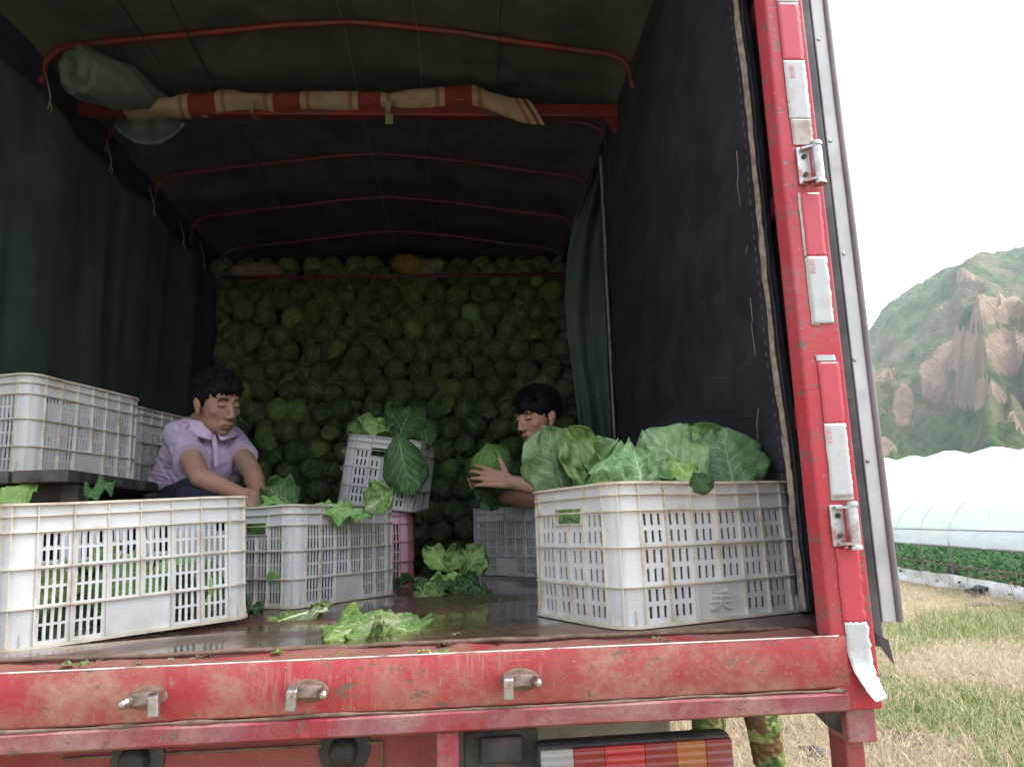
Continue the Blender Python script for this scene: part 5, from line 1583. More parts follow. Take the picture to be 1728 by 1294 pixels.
# leaves pressed against the inside of the heaped crate
_c, _s = math.cos(0.40), math.sin(0.40)
def inr(u, v, z): return (rx + _c * u - _s * v, ry + _s * u + _c * v, ZF + z)
for k in range(11):
    if k < 7:
        u = -0.165 + 0.056 * k; b_, t_, nh_ = inr(u, -0.180, 0.012 + 0.07 * (k % 2)), inr(u + 0.02, -0.182, 0.17 + 0.07 * (k % 2)), (_s, -_c, 0)
    else:
        v = -0.11 + 0.07 * (k - 7); b_, t_, nh_ = inr(-0.244, v, 0.012 + 0.05 * (k % 2)), inr(-0.246, v + 0.02, 0.17 + 0.05 * (k % 2)), (-_c, -_s, 0)
    place_leaf(b_, t_, 0.11, nh_, 'leaf_bright' if k % 3 else 'leaf_green', 'leaf pressed against the inner wall of the crate by the red post', seed=300 + k, cup=-0.02, bend=0.05, ruffle=0.003, bubble=0.003, group='leaves lining the crate by the post', nu=12, nv=14)

for k in range(26):      # torn outer leaves caught between the heads of the wall
    x, z = random.uniform(-1.5, 0.6), random.uniform(FLOOR + 0.5, FLOOR + 1.95)
    b = Vector((x, 4.915, z)); tp = b + Vector((random.gauss(0, 0.05), -0.035, random.gauss(-0.02, 0.05)))
    place_leaf(b, tp, random.uniform(0.07, 0.12), (random.gauss(0, .3), -1, random.gauss(0.2, .3)), 'head_dark' if k % 3 else 'head_mid', 'torn outer leaf caught between heads in the wall of cabbages', seed=500 + k, cup=0.2, bend=random.uniform(0.2, 0.9), ruffle=0.010, lk=1.6, group='torn leaves in the cabbage wall', nu=10, nv=12)
# ------------------------------------------------------------------ people
class Prim:
    """tapered capsules and ellipsoids merged into one continuous surface by a voxel remesh"""
    def __init__(s): s.m = MB()
    def cap(s, p0, r0, p1, r1, n=16):
        p0, p1 = Vector(p0), Vector(p1); d = (p1 - p0); L = d.length
        if L < 1e-6: return s
        d.normalize(); pts = []; rs = []
        for k in range(6):
            a = math.pi / 2 * (1 - k / 5); pts.append(p0 - d * (r0 * math.sin(a))); rs.append(max(r0 * math.cos(a), 1e-4))
        for t in (0.25, 0.5, 0.75): pts.append(p0 + d * L * t); rs.append(r0 + (r1 - r0) * t)
        for k in range(6):
            a = math.pi / 2 * k / 5; pts.append(p1 + d * (r1 * math.sin(a))); rs.append(max(r1 * math.cos(a), 1e-4))
        s.m.tube(pts, rs, n); return s
    def frus(s, p0, r0, p1, r1, n=22, flat=1.0):
        s.m.tube([p0, p1], [r0, r1], n, True, flat); return s
    def ell(s, c, r, M=None, n=20):
        s.m.ball(c, 1.0, n, n // 2, r, M); return s
    def mesh(s, name, voxel, it=4, fac=0.5):
        o = link_mesh('tmp_prim', s.m.mesh('tmp_prim'))
        md = o.modifiers.new('r', 'REMESH'); md.mode = 'VOXEL'; md.voxel_size = voxel; md.use_smooth_shade = True
        sm = o.modifiers.new('s', 'SMOOTH'); sm.factor = fac; sm.iterations = it
        dg = bpy.context.evaluated_depsgraph_get()
        me = bpy.data.meshes.new_from_object(o.evaluated_get(dg))
        me.name = name
        old = o.data
        bpy.data.objects.remove(o, do_unlink=True); bpy.data.meshes.remove(old)
        me.shade_smooth()
        return me
def frame_of(fwd, up=(0, 0, 1), roll=0.0):
    f = Vector(fwd).normalized(); u = Vector(up); x = f.cross(u).normalized(); u = x.cross(f)
    m = Matrix((x, f, u)).transposed()
    if roll: m = m @ Matrix.Rotation(roll, 3, 'Y')
    return m.to_4x4()
def head_prims(pr, H, fat=1.0):
    def E(c, r):
        pr.ell(H @ Vector(c), r, H.to_3x3())
    def K(a, ra, b, rb, n=12): pr.cap(H @ Vector(a), ra, H @ Vector(b), rb, n)
    E((0, -0.012, 0.045), (0.076, 0.095, 0.083))
    E((0, 0.030, -0.005), (0.066 * fat, 0.062, 0.088))
    E((0, 0.032, -0.062), (0.056 * fat, 0.050, 0.044))
    E((0, 0.060, -0.092), (0.022 * fat, 0.018, 0.016))
    for s in (-1, 1):
        E((s * 0.039 * fat, 0.057, -0.014), (0.024, 0.022, 0.022))
        E((s * 0.040 * fat, 0.026, -0.058), (0.017, 0.036, 0.028))
        E((s * 0.030, 0.0775, 0.012), (0.0165, 0.0115, 0.0115))
        E((s * 0.013, 0.0985, -0.031), (0.0085, 0.0105, 0.0080))
        E((s * 0.030, 0.0815, 0.0345), (0.026, 0.012, 0.0085))
        E((s * 0.076, -0.006, -0.002), (0.008, 0.017, 0.030)); E((s * 0.082, -0.013, 0.007), (0.006, 0.013, 0.019))
        E((s * 0.075, 0.002, -0.026), (0.007, 0.009, 0.012))
    K((0, 0.087, 0.022), 0.0080, (0, 0.1070, -0.024), 0.0112)
    E((0, 0.0905, -0.0565), (0.0235, 0.0115, 0.0060)); E((0, 0.0885, -0.0685), (0.0205, 0.0120, 0.0070))
    E((0, 0.078, -0.060), (0.030, 0.014, 0.020))
def hand_prims(pr, wrist, d, nrm, thumb, curl=(0.3, 0.4, 0.4), spread=0.10, sc=1.0, thumb_up=0.9):
    """d: finger direction, nrm: back of the hand, thumb: side of the thumb"""
    w = Vector(wrist); d = Vector(d).normalized(); n = Vector(nrm); n = (n - d * n.dot(d)).normalized()
    sd = d.cross(n); 
    if sd.dot(Vector(thumb)) < 0: sd = -sd
    ks = []
    for k, (off, ln, kl) in enumerate(((0.030, 0.088, 0.070), (0.010, 0.092, 0.078), (-0.010, 0.088, 0.072), (-0.029, 0.080, 0.056))):
        kn = w + d * ln * sc + sd * off * sc + n * (0.004 if k in (1, 2) else 0.0)
        pr.cap(w + sd * off * 0.55 * sc, 0.0155 * sc, kn, 0.0120 * sc, 10)
        pr.cap(w + d * 0.03 * sc + sd * off * 0.7 * sc - n * 0.008 * sc, 0.014 * sc, kn - n * 0.004 * sc, 0.0115 * sc, 10)
        dirf = (d + sd * spread * (1.5 - k) * 0.9).normalized()
        p = kn; a = 0.0
        for q, (fl_, rr0, rr1) in enumerate(((0.46, 0.0098, 0.0090), (0.30, 0.0090, 0.0082), (0.24, 0.0082, 0.0068))):
            a += curl[q]
            dq = (dirf * math.cos(a) - n * math.sin(a)).normalized()
            p2 = p + dq * kl * fl_ * sc
            pr.cap(p, rr0 * sc, p2, rr1 * sc, 10); p = p2
    # thumb leaves the side of the palm near its base
    b = w + d * 0.022 * sc + sd * 0.026 * sc - n * 0.006 * sc
    t1 = b + (d * 0.55 + sd * thumb_up - n * 0.25).normalized() * 0.040 * sc
    t2 = t1 + (d * 0.75 + sd * thumb_up * 0.75 - n * 0.25).normalized() * 0.032 * sc
    t3 = t2 + (d * 0.9 + sd * thumb_up * 0.5 - n * 0.35).normalized() * 0.024 * sc
    pr.cap(w + d * 0.008 * sc + sd * 0.012 * sc, 0.016 * sc, t1, 0.0125 * sc, 10); pr.cap(t1, 0.0118 * sc, t2, 0.0100 * sc, 10); pr.cap(t2, 0.0098 * sc, t3, 0.0078 * sc, 10)
def m_skin(name, col, red):
    t = NT(name)
    n = t.noise(14, 5, 0.6)
    c = t.mix(t.step(n, 0.3, 0.7), [k * 0.9 for k in col], col)
    c = t.mix(t.step(t.noise(5, 3), 0.45, 0.7, 0.0, 0.45), c, red)
    t.set(color=c, rough=0.58, spec=0.3, sss=0.10)
    t.b.inputs['Subsurface Radius'].default_value = (0.012, 0.005, 0.003)
    t.bump(t.noise(220, 3), 0.12, 0.001)
    return t.m
M['skin_a'] = m_skin('skin_a', (0.34, 0.205, 0.150), (0.35, 0.180, 0.130))
M['skin_b'] = m_skin('skin_b', (0.50, 0.30, 0.215), (0.50, 0.25, 0.185))
M['lip'] = plain('lip', (0.25, 0.115, 0.085), 0.45, 0.1)
M['brow'] = plain('brow', (0.015, 0.012, 0.011), 0.7, 0.2, 80)
def m_hair():
    t = NT('black_hair')
    n = t.noise(1.0, 4, 0.6, co=t.coord('Object', (160, 160, 30)))
    t.set(color=t.mix(n, (0.002, 0.002, 0.0025), (0.009, 0.0085, 0.009)), rough=0.6, spec=0.15)
    t.bump(n, 0.5, 0.004)
    return t.m
M['hair'] = m_hair()
M['shirt_lilac'] = m_cloth('shirt_lilac', (0.45, 0.36, 0.50), 0.07, fold=7, weave=500, wstr=0.2)
M['shirt_lilac_collar'] = m_cloth('shirt_lilac_collar', (0.48, 0.385, 0.53), 0.06, fold=7, weave=500)
M['shirt_black'] = m_cloth('shirt_black', (0.018, 0.022, 0.022), 0.2, fold=7)
M['trousers_navy'] = m_cloth('trousers_navy', (0.018, 0.022, 0.035), 0.2, fold=7)
def m_camo():
    t = NT('camouflage')
    c = (0.13, 0.17, 0.055)
    k = t.mix(t.step(t.noise(9, 2, 0.5, dist=0.8), 0.50, 0.53), c, (0.055, 0.085, 0.030))
    k = t.mix(t.step(t.noise(7.5, 2, 0.5, co=t.coord('Object', loc=(3, 1, 2)), dist=0.8), 0.54, 0.57), k, (0.12, 0.070, 0.035))
    k = t.mix(t.step(t.noise(8.5, 2, 0.5, co=t.coord('Object', loc=(7, 5, 1)), dist=0.8), 0.57, 0.60), k, (0.27, 0.27, 0.12))
    t.set(color=k, rough=0.9, spec=0.15)
    t.bump(t.math('ADD', t.noise(300, 2), t.math('MULTIPLY', t.noise(14, 3), 3.0)), 0.3, 0.006)
    return t.m
M['camo'] = m_camo()
def hair_mesh(H, seed, fringe=0.058, parted=0.0):
    g = np.random.default_rng(seed)
    n, m = 96, 60
    V = []; F = []
    for j in range(m + 1):
        th = math.pi * j / m
        for k in range(n):
            az = 2 * math.pi * k / n           # 0 = front (+Y)
            dx, dy, dz = math.sin(th) * math.sin(az), math.sin(th) * math.cos(az), math.cos(th)
            rr = np.array([0.0860, 0.1080, 0.0920])
            c = np.array([0, -0.014, 0.050])
            nz_ = 0.028 * float(fbm(dx * 7, dy * 7, dz * 3, seed, 4)) + 0.012 * float(vnoise(az * 26, dz * 3, 0, seed))
            p = c + rr * np.array([dx, dy, dz]) * (1 + nz_ + (0.02 if dz > 0.3 else 0.0) * dz)
            a = abs((az + math.pi) % (2 * math.pi) - math.pi)
            line = np.interp(a, [0, 0.55, 0.85, 1.15, 1.35, 1.62, 1.95, 2.4, 3.15], [fringe, fringe - 0.004, fringe - 0.010, 0.028, -0.004, 0.024, 0.004, -0.040, -0.062])
            line += 0.012 * float(vnoise(az * 9, 2.2, 0, seed)) + 0.008 * float(vnoise(az * 23, 5.2, 0, seed))
            if p[2] < line:
                f_ = min(1.0, (line - p[2]) / 0.012)
                inner = np.array([0, -0.012, 0.03]) + np.array([0.060, 0.078, 0.070]) * np.array([dx, dy, dz])
                p = p * (1 - f_) + inner * f_
            V.append(H @ Vector(p))
    for j in range(m):
        for k in range(n):
            F.append((j * n + k, (j + 1) * n + k, (j + 1) * n + (k + 1) % n, j * n + (k + 1) % n))
    mb = MB().add(V, F)
    # uneven locks along the fringe and over the crown
    for k in range(70):
        az = g.uniform(-1.0, 1.0); th = g.uniform(0.75, 1.12)
        d = np.array([math.sin(th) * math.sin(az), math.sin(th) * math.cos(az), math.cos(th)])
        p0 = np.array([0, -0.014, 0.050]) + np.array([0.084, 0.106, 0.092]) * d
        zt = fringe - 0.004 + g.uniform(-0.014, 0.010)
        p2 = np.array([p0[0] * 0.98 + g.uniform(-0.008, 0.008), -0.014 + 0.112 * math.sqrt(max(0.05, 1 - (p0[0] / 0.086) ** 2 - ((zt - 0.05) / 0.11) ** 2)) * 0.96, zt])
        p1 = (p0 + p2) / 2 * np.array([1.03, 1.05, 1.0])
        mb.tube([H @ Vector(p0), H @ Vector(p1), H @ Vector(p2)], [0.006, 0.0055, 0.0008], 5)
    for k in range(300):
        az = g.uniform(-3.14, 3.14); th = g.uniform(0.0, 1.35)
        d = np.array([math.sin(th) * math.sin(az), math.sin(th) * math.cos(az), math.cos(th)])
        p0 = np.array([0, -0.014, 0.050]) + np.array([0.085, 0.107, 0.092]) * d
        p1 = p0 + np.array([d[0] * 0.004, d[1] * 0.004 + 0.009 * (az * az < 3), d[2] * 0.004]); p2 = p1 + np.array([0.002 * g.normal(), 0.012 * (az * az < 3) - 0.004 * (az * az >= 3), -0.006 + 0.002 * g.normal()])
        mb.tube([H @ Vector(p0), H @ Vector(p1), H @ Vector(p2)], [0.0032, 0.0028, 0.0004], 4)
    me = mb.mesh('hair'); me.shade_smooth()
    return me
def finish_body(me, H, skin):
    for m_ in (skin, M['lip'], M['brow']): me.materials.append(m_)
    inv = np.array(H.inverted())
    nP = len(me.polygons); cen = np.empty(nP * 3, np.float32); me.polygons.foreach_get('center', cen)
    c = cen.reshape(-1, 3) @ inv[:3, :3].T + inv[:3, 3]
    x, y, z = np.abs(c[:, 0]), c[:, 1], c[:, 2]
    idx = np.zeros(nP, np.int32)
    near = (np.abs(c) < 0.16).all(1)
    lip = near & (y > 0.085) & (x < 0.0195) & (z < -0.0540) & (z > -0.0715)
    idx[lip] = 1
    mouth = near & (y > 0.080) & (x < 0.0235) & (np.abs(z + 0.0622) < 0.0016)
    idx[mouth] = 2
    brow = near & (y > 0.06) & (x > 0.013) & (x < 0.050) & (np.abs(z - (0.037 - (x - 0.03) ** 2 * 9)) < 0.0042)
    lash = near & (y > 0.06) & (x > 0.017) & (x < 0.045) & (np.abs(z - (0.0055 - (x - 0.03) ** 2 * -7)) < 0.0021)
    idx[brow | lash] = 2
    me.polygons.foreach_set('material_index', idx)
    return me
def cloth_relief(me, dirs, amp, freq, seed):
    n = len(me.vertices); co = np.empty(n * 3, np.float32); me.vertices.foreach_get('co', co); co = co.reshape(-1, 3)
    no = np.empty(n * 3, np.float32); me.vertex_normals.foreach_get('vector', no); no = no.reshape(-1, 3)
    d = np.array(Vector(dirs).normalized())
    s_ = co @ d
    q = co - s_[:, None] * d
    w = fbm(s_ * freq, q[:, 0] * freq * 0.28, q[:, 2] * freq * 0.28, seed, 3)
    w = -np.exp(-(w / 0.16) ** 2) * 1.6 + 0.5 * w
    co = co + no * (amp * w)[:, None]
    me.vertices.foreach_set('co', co.astype(np.float32).ravel()); me.update()

def P(px, py, y): return Vector(on_y(px, py, y))
# ---- the man in the lilac polo shirt, squatting at the left
def man_lilac():
    head_c = P(366, 684, 2.80)
    H = Matrix.Translation(head_c) @ frame_of((0.72, -0.60, -0.26), roll=R_(4)) @ Matrix.Scale(0.95, 4)
    nb = P(343, 718, 2.88); rs, ls = P(303, 735, 2.78), P(388, 741, 2.98)
    re, le = P(338, 806, 2.56), P(426, 798, 2.78)
    rw, lw = P(412, 836, 2.60), P(440, 842, 2.64)
    chest, belly, pel = P(342, 785, 2.87), P(312, 832, 2.97), P(300, 862, 3.02)
    rk, lk = P(335, 846, 2.62), P(395, 850, 2.86)
    ra = Vector((rk.x - 0.05, rk.y + 0.10, FLOOR + 0.07)); la = Vector((lk.x - 0.05, lk.y + 0.10, FLOOR + 0.07))
    pr = Prim(); head_prims(pr, H, 0.98)
    pr.cap(H @ Vector((0, -0.005, -0.05)), 0.054, nb + Vector((0.01, -0.01, 0)), 0.062)
    pr.cap(nb - Vector((0, 0, 0.03)), 0.05, rs, 0.044); pr.cap(nb - Vector((0, 0, 0.03)), 0.05, ls, 0.044); pr.cap(chest, 0.10, belly, 0.11); pr.cap(nb - Vector((0, 0, 0.06)), 0.08, chest, 0.10); pr.cap(belly, 0.11, pel, 0.12)
    pr.cap(rs, 0.042, re, 0.034); pr.cap(re, 0.034, rw, 0.023); pr.cap(re.lerp(rw, 0.22), 0.0350, re.lerp(rw, 0.5), 0.030)
    pr.cap(ls, 0.042, le, 0.034); pr.cap(le, 0.034, lw, 0.023); pr.cap(le.lerp(lw, 0.22), 0.0350, le.lerp(lw, 0.5), 0.030)
    hand_prims(pr, rw, (0.75, 0.15, -0.5), (-0.2, -0.8, 0.6), (0.3, 0.3, 0.9), (0.4, 0.5, 0.4))
    hand_prims(pr, lw, (-0.25, -0.35, -0.9), (0.7, -0.6, 0.2), (-0.6, -0.5, 0.2), (0.4, 0.5, 0.4))
    for k, a in ((rk, ra), (lk, la)):
        pr.cap(pel, 0.10, k, 0.055); pr.cap(k, 0.055, a, 0.04); pr.cap(a - Vector((0.0, 0, 0.02)), 0.045, a + Vector((0.10, -0.10, -0.035)), 0.03)
    me = finish_body(pr.mesh('body', 0.0034, 6), H, M['skin_a'])
    o = link_mesh('person', me); at(o, (pel.x, pel.y, FLOOR))
    tag(o, 'man in a lilac polo shirt squatting and reaching down behind the crates', 'person')
    L = o.location.copy()
    def wear(me_, nm, m): 
        q = link_mesh(nm, me_, m, o); q.matrix_parent_inverse = Matrix.Translation(-L); return q
    wear(hair_mesh(H, 5, 0.068), 'hair', M['hair'])
    # shirt
    sh = Prim()
    up = Vector((0, 0, 1))
    sh.cap(rs, 0.058, nb - up * 0.052, 0.074); sh.cap(ls, 0.058, nb - up * 0.052, 0.074)
    sh.cap(nb - up * 0.07, 0.098, chest, 0.118); sh.cap(chest, 0.118, belly, 0.130); sh.cap(belly, 0.130, pel + up * 0.03, 0.136)
    sh.cap(rs.lerp(nb, 0.3) - up * 0.05, 0.078, belly - Vector((0.045, 0.0, 0)), 0.10); sh.cap(ls.lerp(nb, 0.3) - up * 0.05, 0.078, chest + Vector((0.03, 0.05, -0.08)), 0.09)
    for s_, e_ in ((rs, re), (ls, le)):
        d = (e_ - s_).normalized(); end = s_ + d * ((e_ - s_).length * 0.56)
        sh.cap(s_, 0.057, s_ + d * 0.06, 0.056); sh.frus(s_, 0.056, end, 0.056)
    ms = sh.mesh('shirt', 0.0050, 2); cloth_relief(ms, (0.75, -0.2, 0.65), 0.0045, 19, 3); cloth_relief(ms, (0.3, 0.1, 0.9), 0.003, 34, 13)
    wear(ms, 'shirt', M['shirt_lilac'])
    for s_, e_ in ((rs, re), (ls, le)):
        d = (e_ - s_).normalized(); end = s_ + d * ((e_ - s_).length * 0.56)
        wear(MB().tube([end - d * 0.022, end + d * 0.003], [0.0560, 0.0572], 24).mesh('hem'), 'sleeve_hem', M['shirt_lilac'])
    # collar: two flaps folded over the neckline, open placket below
    fwd = Vector((0.58, -0.80, 0)).normalized(); rt = Vector((fwd.y, -fwd.x, 0))
    nc = nb + Vector((0.006, -0.010, 0.012))
    for s_ in (1, -1):
        G = np.zeros((7, 16, 3))
        for i in range(16):
            a = math.pi * (i / 15)                     # from nape to throat on one side
            rad = 0.066 + 0.012 * (i / 15)
            dirv = -fwd * math.cos(a) * 1.0 + rt * s_ * math.sin(a)
            drop = 0.050 * (i / 15) ** 1.3
            for j in range(7):
                t = j / 6
                out = rad + 0.034 * t
                zz = 0.030 - drop - 0.042 * t * (0.6 + 0.9 * (i / 15)) 
                p = nc + dirv * out + up * zz + fwd * 0.022 * (i / 15) + rt * s_ * 0.016 * (i / 15) * t
                G[j, i] = p
        q = wear(MB().grid(G).mesh('collar'), 'collar', M['shirt_lilac_collar']); q.data.shade_smooth(); solid(q, 0.004, 0)
    f0 = nc + fwd * 0.105 - up * 0.055
    wear(MB().tube([f0, f0 + fwd * 0.030 - up * 0.06, f0 + fwd * 0.042 - up * 0.12], [0.009, 0.009, 0.008], 8, flat=0.25).mesh('placket'), 'placket', M['shirt_lilac'])
    # trousers
    tr = Prim(); tr.cap(pel + up * 0.02, 0.142, pel - up * 0.05, 0.14)
    for k, a in ((rk, ra), (lk, la)):
        tr.cap(pel, 0.125, k, 0.082); tr.cap(k, 0.080, a + up * 0.02, 0.060)
    mt = tr.mesh('trousers', 0.008, 2); cloth_relief(mt, (0.3, 0.5, 0.8), 0.005, 12, 8)
    wear(mt, 'trousers', M['trousers_navy'])
    for a in (ra, la):
        s_ = Prim(); s_.cap(a - up * 0.022, 0.050, a + Vector((0.11, -0.11, -0.033)), 0.036); wear(s_.mesh('shoe', 0.007, 2), 'shoe', M['rubber'])
man_lilac()
# ---- the young man in black holding a cabbage
def man_black():
    hc = P(909, 706, 3.16)
    H = Matrix.Translation(hc) @ frame_of((-0.80, -0.52, -0.22), roll=R_(-3))
    nb = P(944, 758, 3.24)
    ls = nb + Vector((0.095, -0.15, -0.045)); rs = nb + Vector((-0.085, 0.15, -0.045))
    le = P(955, 832, 3.02); lw = P(858, 812, 3.02)
    re = P(905, 845, 3.36); rw = P(845, 838, 3.26)
    pel = P(1000, 880, 3.42); chest = nb.lerp(pel, 0.42); belly = nb.lerp(pel, 0.75)
    up = Vector((0, 0, 1))
    lk = Vector((pel.x - 0.07, pel.y - 0.30, FLOOR + 0.22)); rk = Vector((pel.x - 0.09, pel.y - 0.05, FLOOR + 0.40))
    la = Vector((lk.x + 0.06, lk.y + 0.12, FLOOR + 0.07)); ra = Vector((rk.x + 0.05, rk.y + 0.04, FLOOR + 0.07))
    pr = Prim(); head_prims(pr, H, 0.97)
    pr.cap(H @ Vector((0, -0.005, -0.05)), 0.050, nb, 0.056)
    pr.cap(nb - up * 0.02, 0.06, rs, 0.05); pr.cap(nb - up * 0.02, 0.06, ls, 0.05); pr.cap(nb - up * 0.06, 0.09, chest, 0.11); pr.cap(chest, 0.11, belly, 0.11); pr.cap(belly, 0.11, pel, 0.12)
    for a, b, c in ((ls, le, lw), (rs, re, rw)):
        pr.cap(a, 0.049, b, 0.040); pr.cap(b, 0.039, c, 0.026); pr.cap(b.lerp(c, 0.25), 0.040, b.lerp(c, 0.5), 0.034)
    hand_prims(pr, lw, (-0.92, 0.18, 0.22), (0.05, -1.0, 0.15), (0, 0, 1), (0.12, 0.28, 0.30), 0.16, 0.98, 1.25)
    hand_prims(pr, rw, (-0.9, -0.25, 0.3), (0.1, 0.7, -0.7), (0, -0.5, 0.8), (0.2, 0.3, 0.3))
    for k, a in ((lk, la), (rk, ra)):
        pr.cap(pel, 0.10, k, 0.055); pr.cap(k, 0.055, a, 0.04); pr.cap(a - up * 0.02, 0.045, a + Vector((-0.05, -0.12, -0.035)), 0.03)
    me = finish_body(pr.mesh('body', 0.0036, 4), H, M['skin_b'])
    o = link_mesh('person', me); at(o, (pel.x, pel.y, FLOOR))
    tag(o, 'young man in a black shirt holding up a cabbage with both hands', 'person')
    L = o.location.copy()
    def wear(me_, nm, m):
        q = link_mesh(nm, me_, m, o); q.matrix_parent_inverse = Matrix.Translation(-L); return q
    wear(hair_mesh(H, 11, 0.044), 'hair', M['hair'])
    sh = Prim()
    sh.cap(rs, 0.068, nb - up * 0.05, 0.078); sh.cap(ls, 0.068, nb - up * 0.05, 0.078); sh.cap(nb - up * 0.07, 0.10, chest, 0.128); sh.cap(chest, 0.128, belly, 0.13); sh.cap(belly, 0.13, pel + up * 0.02, 0.14)
    sh.cap(nb - up * 0.01, 0.064, nb - up * 0.06, 0.085)
    for s_, e_ in ((rs, re), (ls, le)):
        d = (e_ - s_).normalized(); sh.cap(s_, 0.067, s_ + d * 0.05, 0.066); sh.frus(s_, 0.066, s_ + d * ((e_ - s_).length * 0.66), 0.062)
    ms = sh.mesh('shirt', 0.006, 2); cloth_relief(ms, (0.6, 0.2, 0.7), 0.005, 13, 4)
    wear(ms, 'shirt', M['shirt_black'])
    tr = Prim(); tr.cap(pel + up * 0.02, 0.135, pel - up * 0.04, 0.135)
    for k, a in ((lk, la), (rk, ra)):
        tr.cap(pel, 0.12, k, 0.078); tr.cap(k, 0.076, a + up * 0.02, 0.058)
    mt = tr.mesh('trousers', 0.008, 2); cloth_relief(mt, (0.3, 0.5, 0.8), 0.005, 12, 9); wear(mt, 'trousers', M['trousers_navy'])
    for a in (la, ra):
        s_ = Prim(); s_.cap(a - up * 0.022, 0.050, a + Vector((-0.055, -0.13, -0.033)), 0.036); wear(s_.mesh('shoe', 0.007, 2), 'shoe', M['rubber'])
man_black()
head(P(830, 786, 3.155), 0.094, (0.5, -0.2, -0.8), 'head_mid', 'big cabbage held up by the young man in black', None, 2, 0.6)
place_leaf(P(845, 850, 3.20), P(815, 828, 3.08), 0.13, (-0.2, -1, 0.3), 'leaf_dark', 'loose outer leaf hanging under the cabbage the young man holds', seed=95, cup=0.15, bend=0.5, ruffle=0.015)
# ---- person in camouflage standing beyond the truck's right side, only the legs show under the sill
def camo_person():
    y = 3.62
    c1 = on_y(1296, 1245, y); c2 = on_y(1196, 1220, y)
    up = Vector((0, 0, 1))
    gz = -0.05
    ra, la = Vector((c1[0] + 0.01, y, gz + 0.09)), Vector((c2[0] - 0.02, y + 0.10, gz + 0.09))
    rk, lk = Vector((c1[0] - 0.015, y, 0.50)), Vector((c2[0] + 0.015, y + 0.06, 0.50))
    hip = Vector(((c1[0] + c2[0]) / 2, y + 0.06, 0.90)); rh = hip + Vector((0.09, 0, -0.02)); lh = hip - Vector((0.09, 0, 0.02))
    nb = hip + Vector((0.0, -0.03, 0.52)); rs, ls = nb + Vector((0.19, 0, -0.04)), nb + Vector((-0.19, 0, -0.04))
    re, le = rs + Vector((0.05, 0.02, -0.29)), ls + Vector((-0.05, 0.02, -0.29)); rw, lw = re + Vector((0.0, -0.10, -0.23)), le + Vector((0.0, -0.10, -0.23))
    H = Matrix.Translation(nb + up * 0.20) @ frame_of((0.1, -1, -0.1))
    pr = Prim(); head_prims(pr, H); pr.cap(H @ Vector((0, 0, -0.05)), 0.052, nb, 0.058)
    pr.cap(nb, 0.06, rs, 0.05); pr.cap(nb, 0.06, ls, 0.05); pr.cap(nb - up * 0.08, 0.10, hip, 0.11)
    for a, b, c in ((rs, re, rw), (ls, le, lw)):
        pr.cap(a, 0.048, b, 0.038); pr.cap(b, 0.038, c, 0.026)
        hand_prims(pr, c, (0, -0.2, -1), (math.copysign(1, c.x - hip.x), 0, 0), (0, -1, 0))
    for h_, k, a in ((rh, rk, ra), (lh, lk, la)):
        pr.cap(h_, 0.085, k, 0.052); pr.cap(k, 0.05, a, 0.038); pr.cap(a - up * 0.02, 0.045, a + Vector((0.02, -0.16, -0.055)), 0.032)
    me = finish_body(pr.mesh('body', 0.006, 3), H, M['skin_a'])
    o = link_mesh('person', me); at(o, (hip.x, hip.y, gz))
    tag(o, 'person in camouflage trousers standing beside the truck, legs showing below the sill', 'person')
    L = o.location.copy()
    def wear(me_, nm, m):
        q = link_mesh(nm, me_, m, o); q.matrix_parent_inverse = Matrix.Translation(-L); return q
    wear(hair_mesh(H, 21), 'hair', M['hair'])
    sh = Prim(); sh.cap(rs, 0.066, nb - up * 0.04, 0.075); sh.cap(ls, 0.066, nb - up * 0.04, 0.075); sh.cap(nb - up * 0.08, 0.12, hip + up * 0.05, 0.135)
    for a, b, c in ((rs, re, rw), (ls, le, lw)): sh.cap(a, 0.064, b, 0.052); sh.frus(b, 0.052, c, 0.042)
    ms = sh.mesh('jacket', 0.008, 2); cloth_relief(ms, (0.3, 0, 1), 0.005, 12, 5); wear(ms, 'jacket', M['camo'])
    tr = Prim(); tr.cap(hip, 0.125, hip - up * 0.08, 0.12)
    for h_, k, a in ((rh, rk, ra), (lh, lk, la)): tr.cap(h_, 0.105, k, 0.078); tr.cap(k, 0.077, a + up * 0.10, 0.064); tr.cap(a + up * 0.12, 0.068, a + up * 0.05, 0.052)
    mt = tr.mesh('trousers', 0.006, 2); cloth_relief(mt, (0.25, 0.1, 1), 0.007, 14, 6); wear(mt, 'trousers', M['camo'])
    for k, a in ((rk, ra), (lk, la)):
        s_ = Prim(); s_.cap(a - up * 0.03, 0.052, a + Vector((0.02, -0.17, -0.058)), 0.036); wear(s_.mesh('shoe', 0.007, 2), 'shoe', M['rubber'])
camo_person()
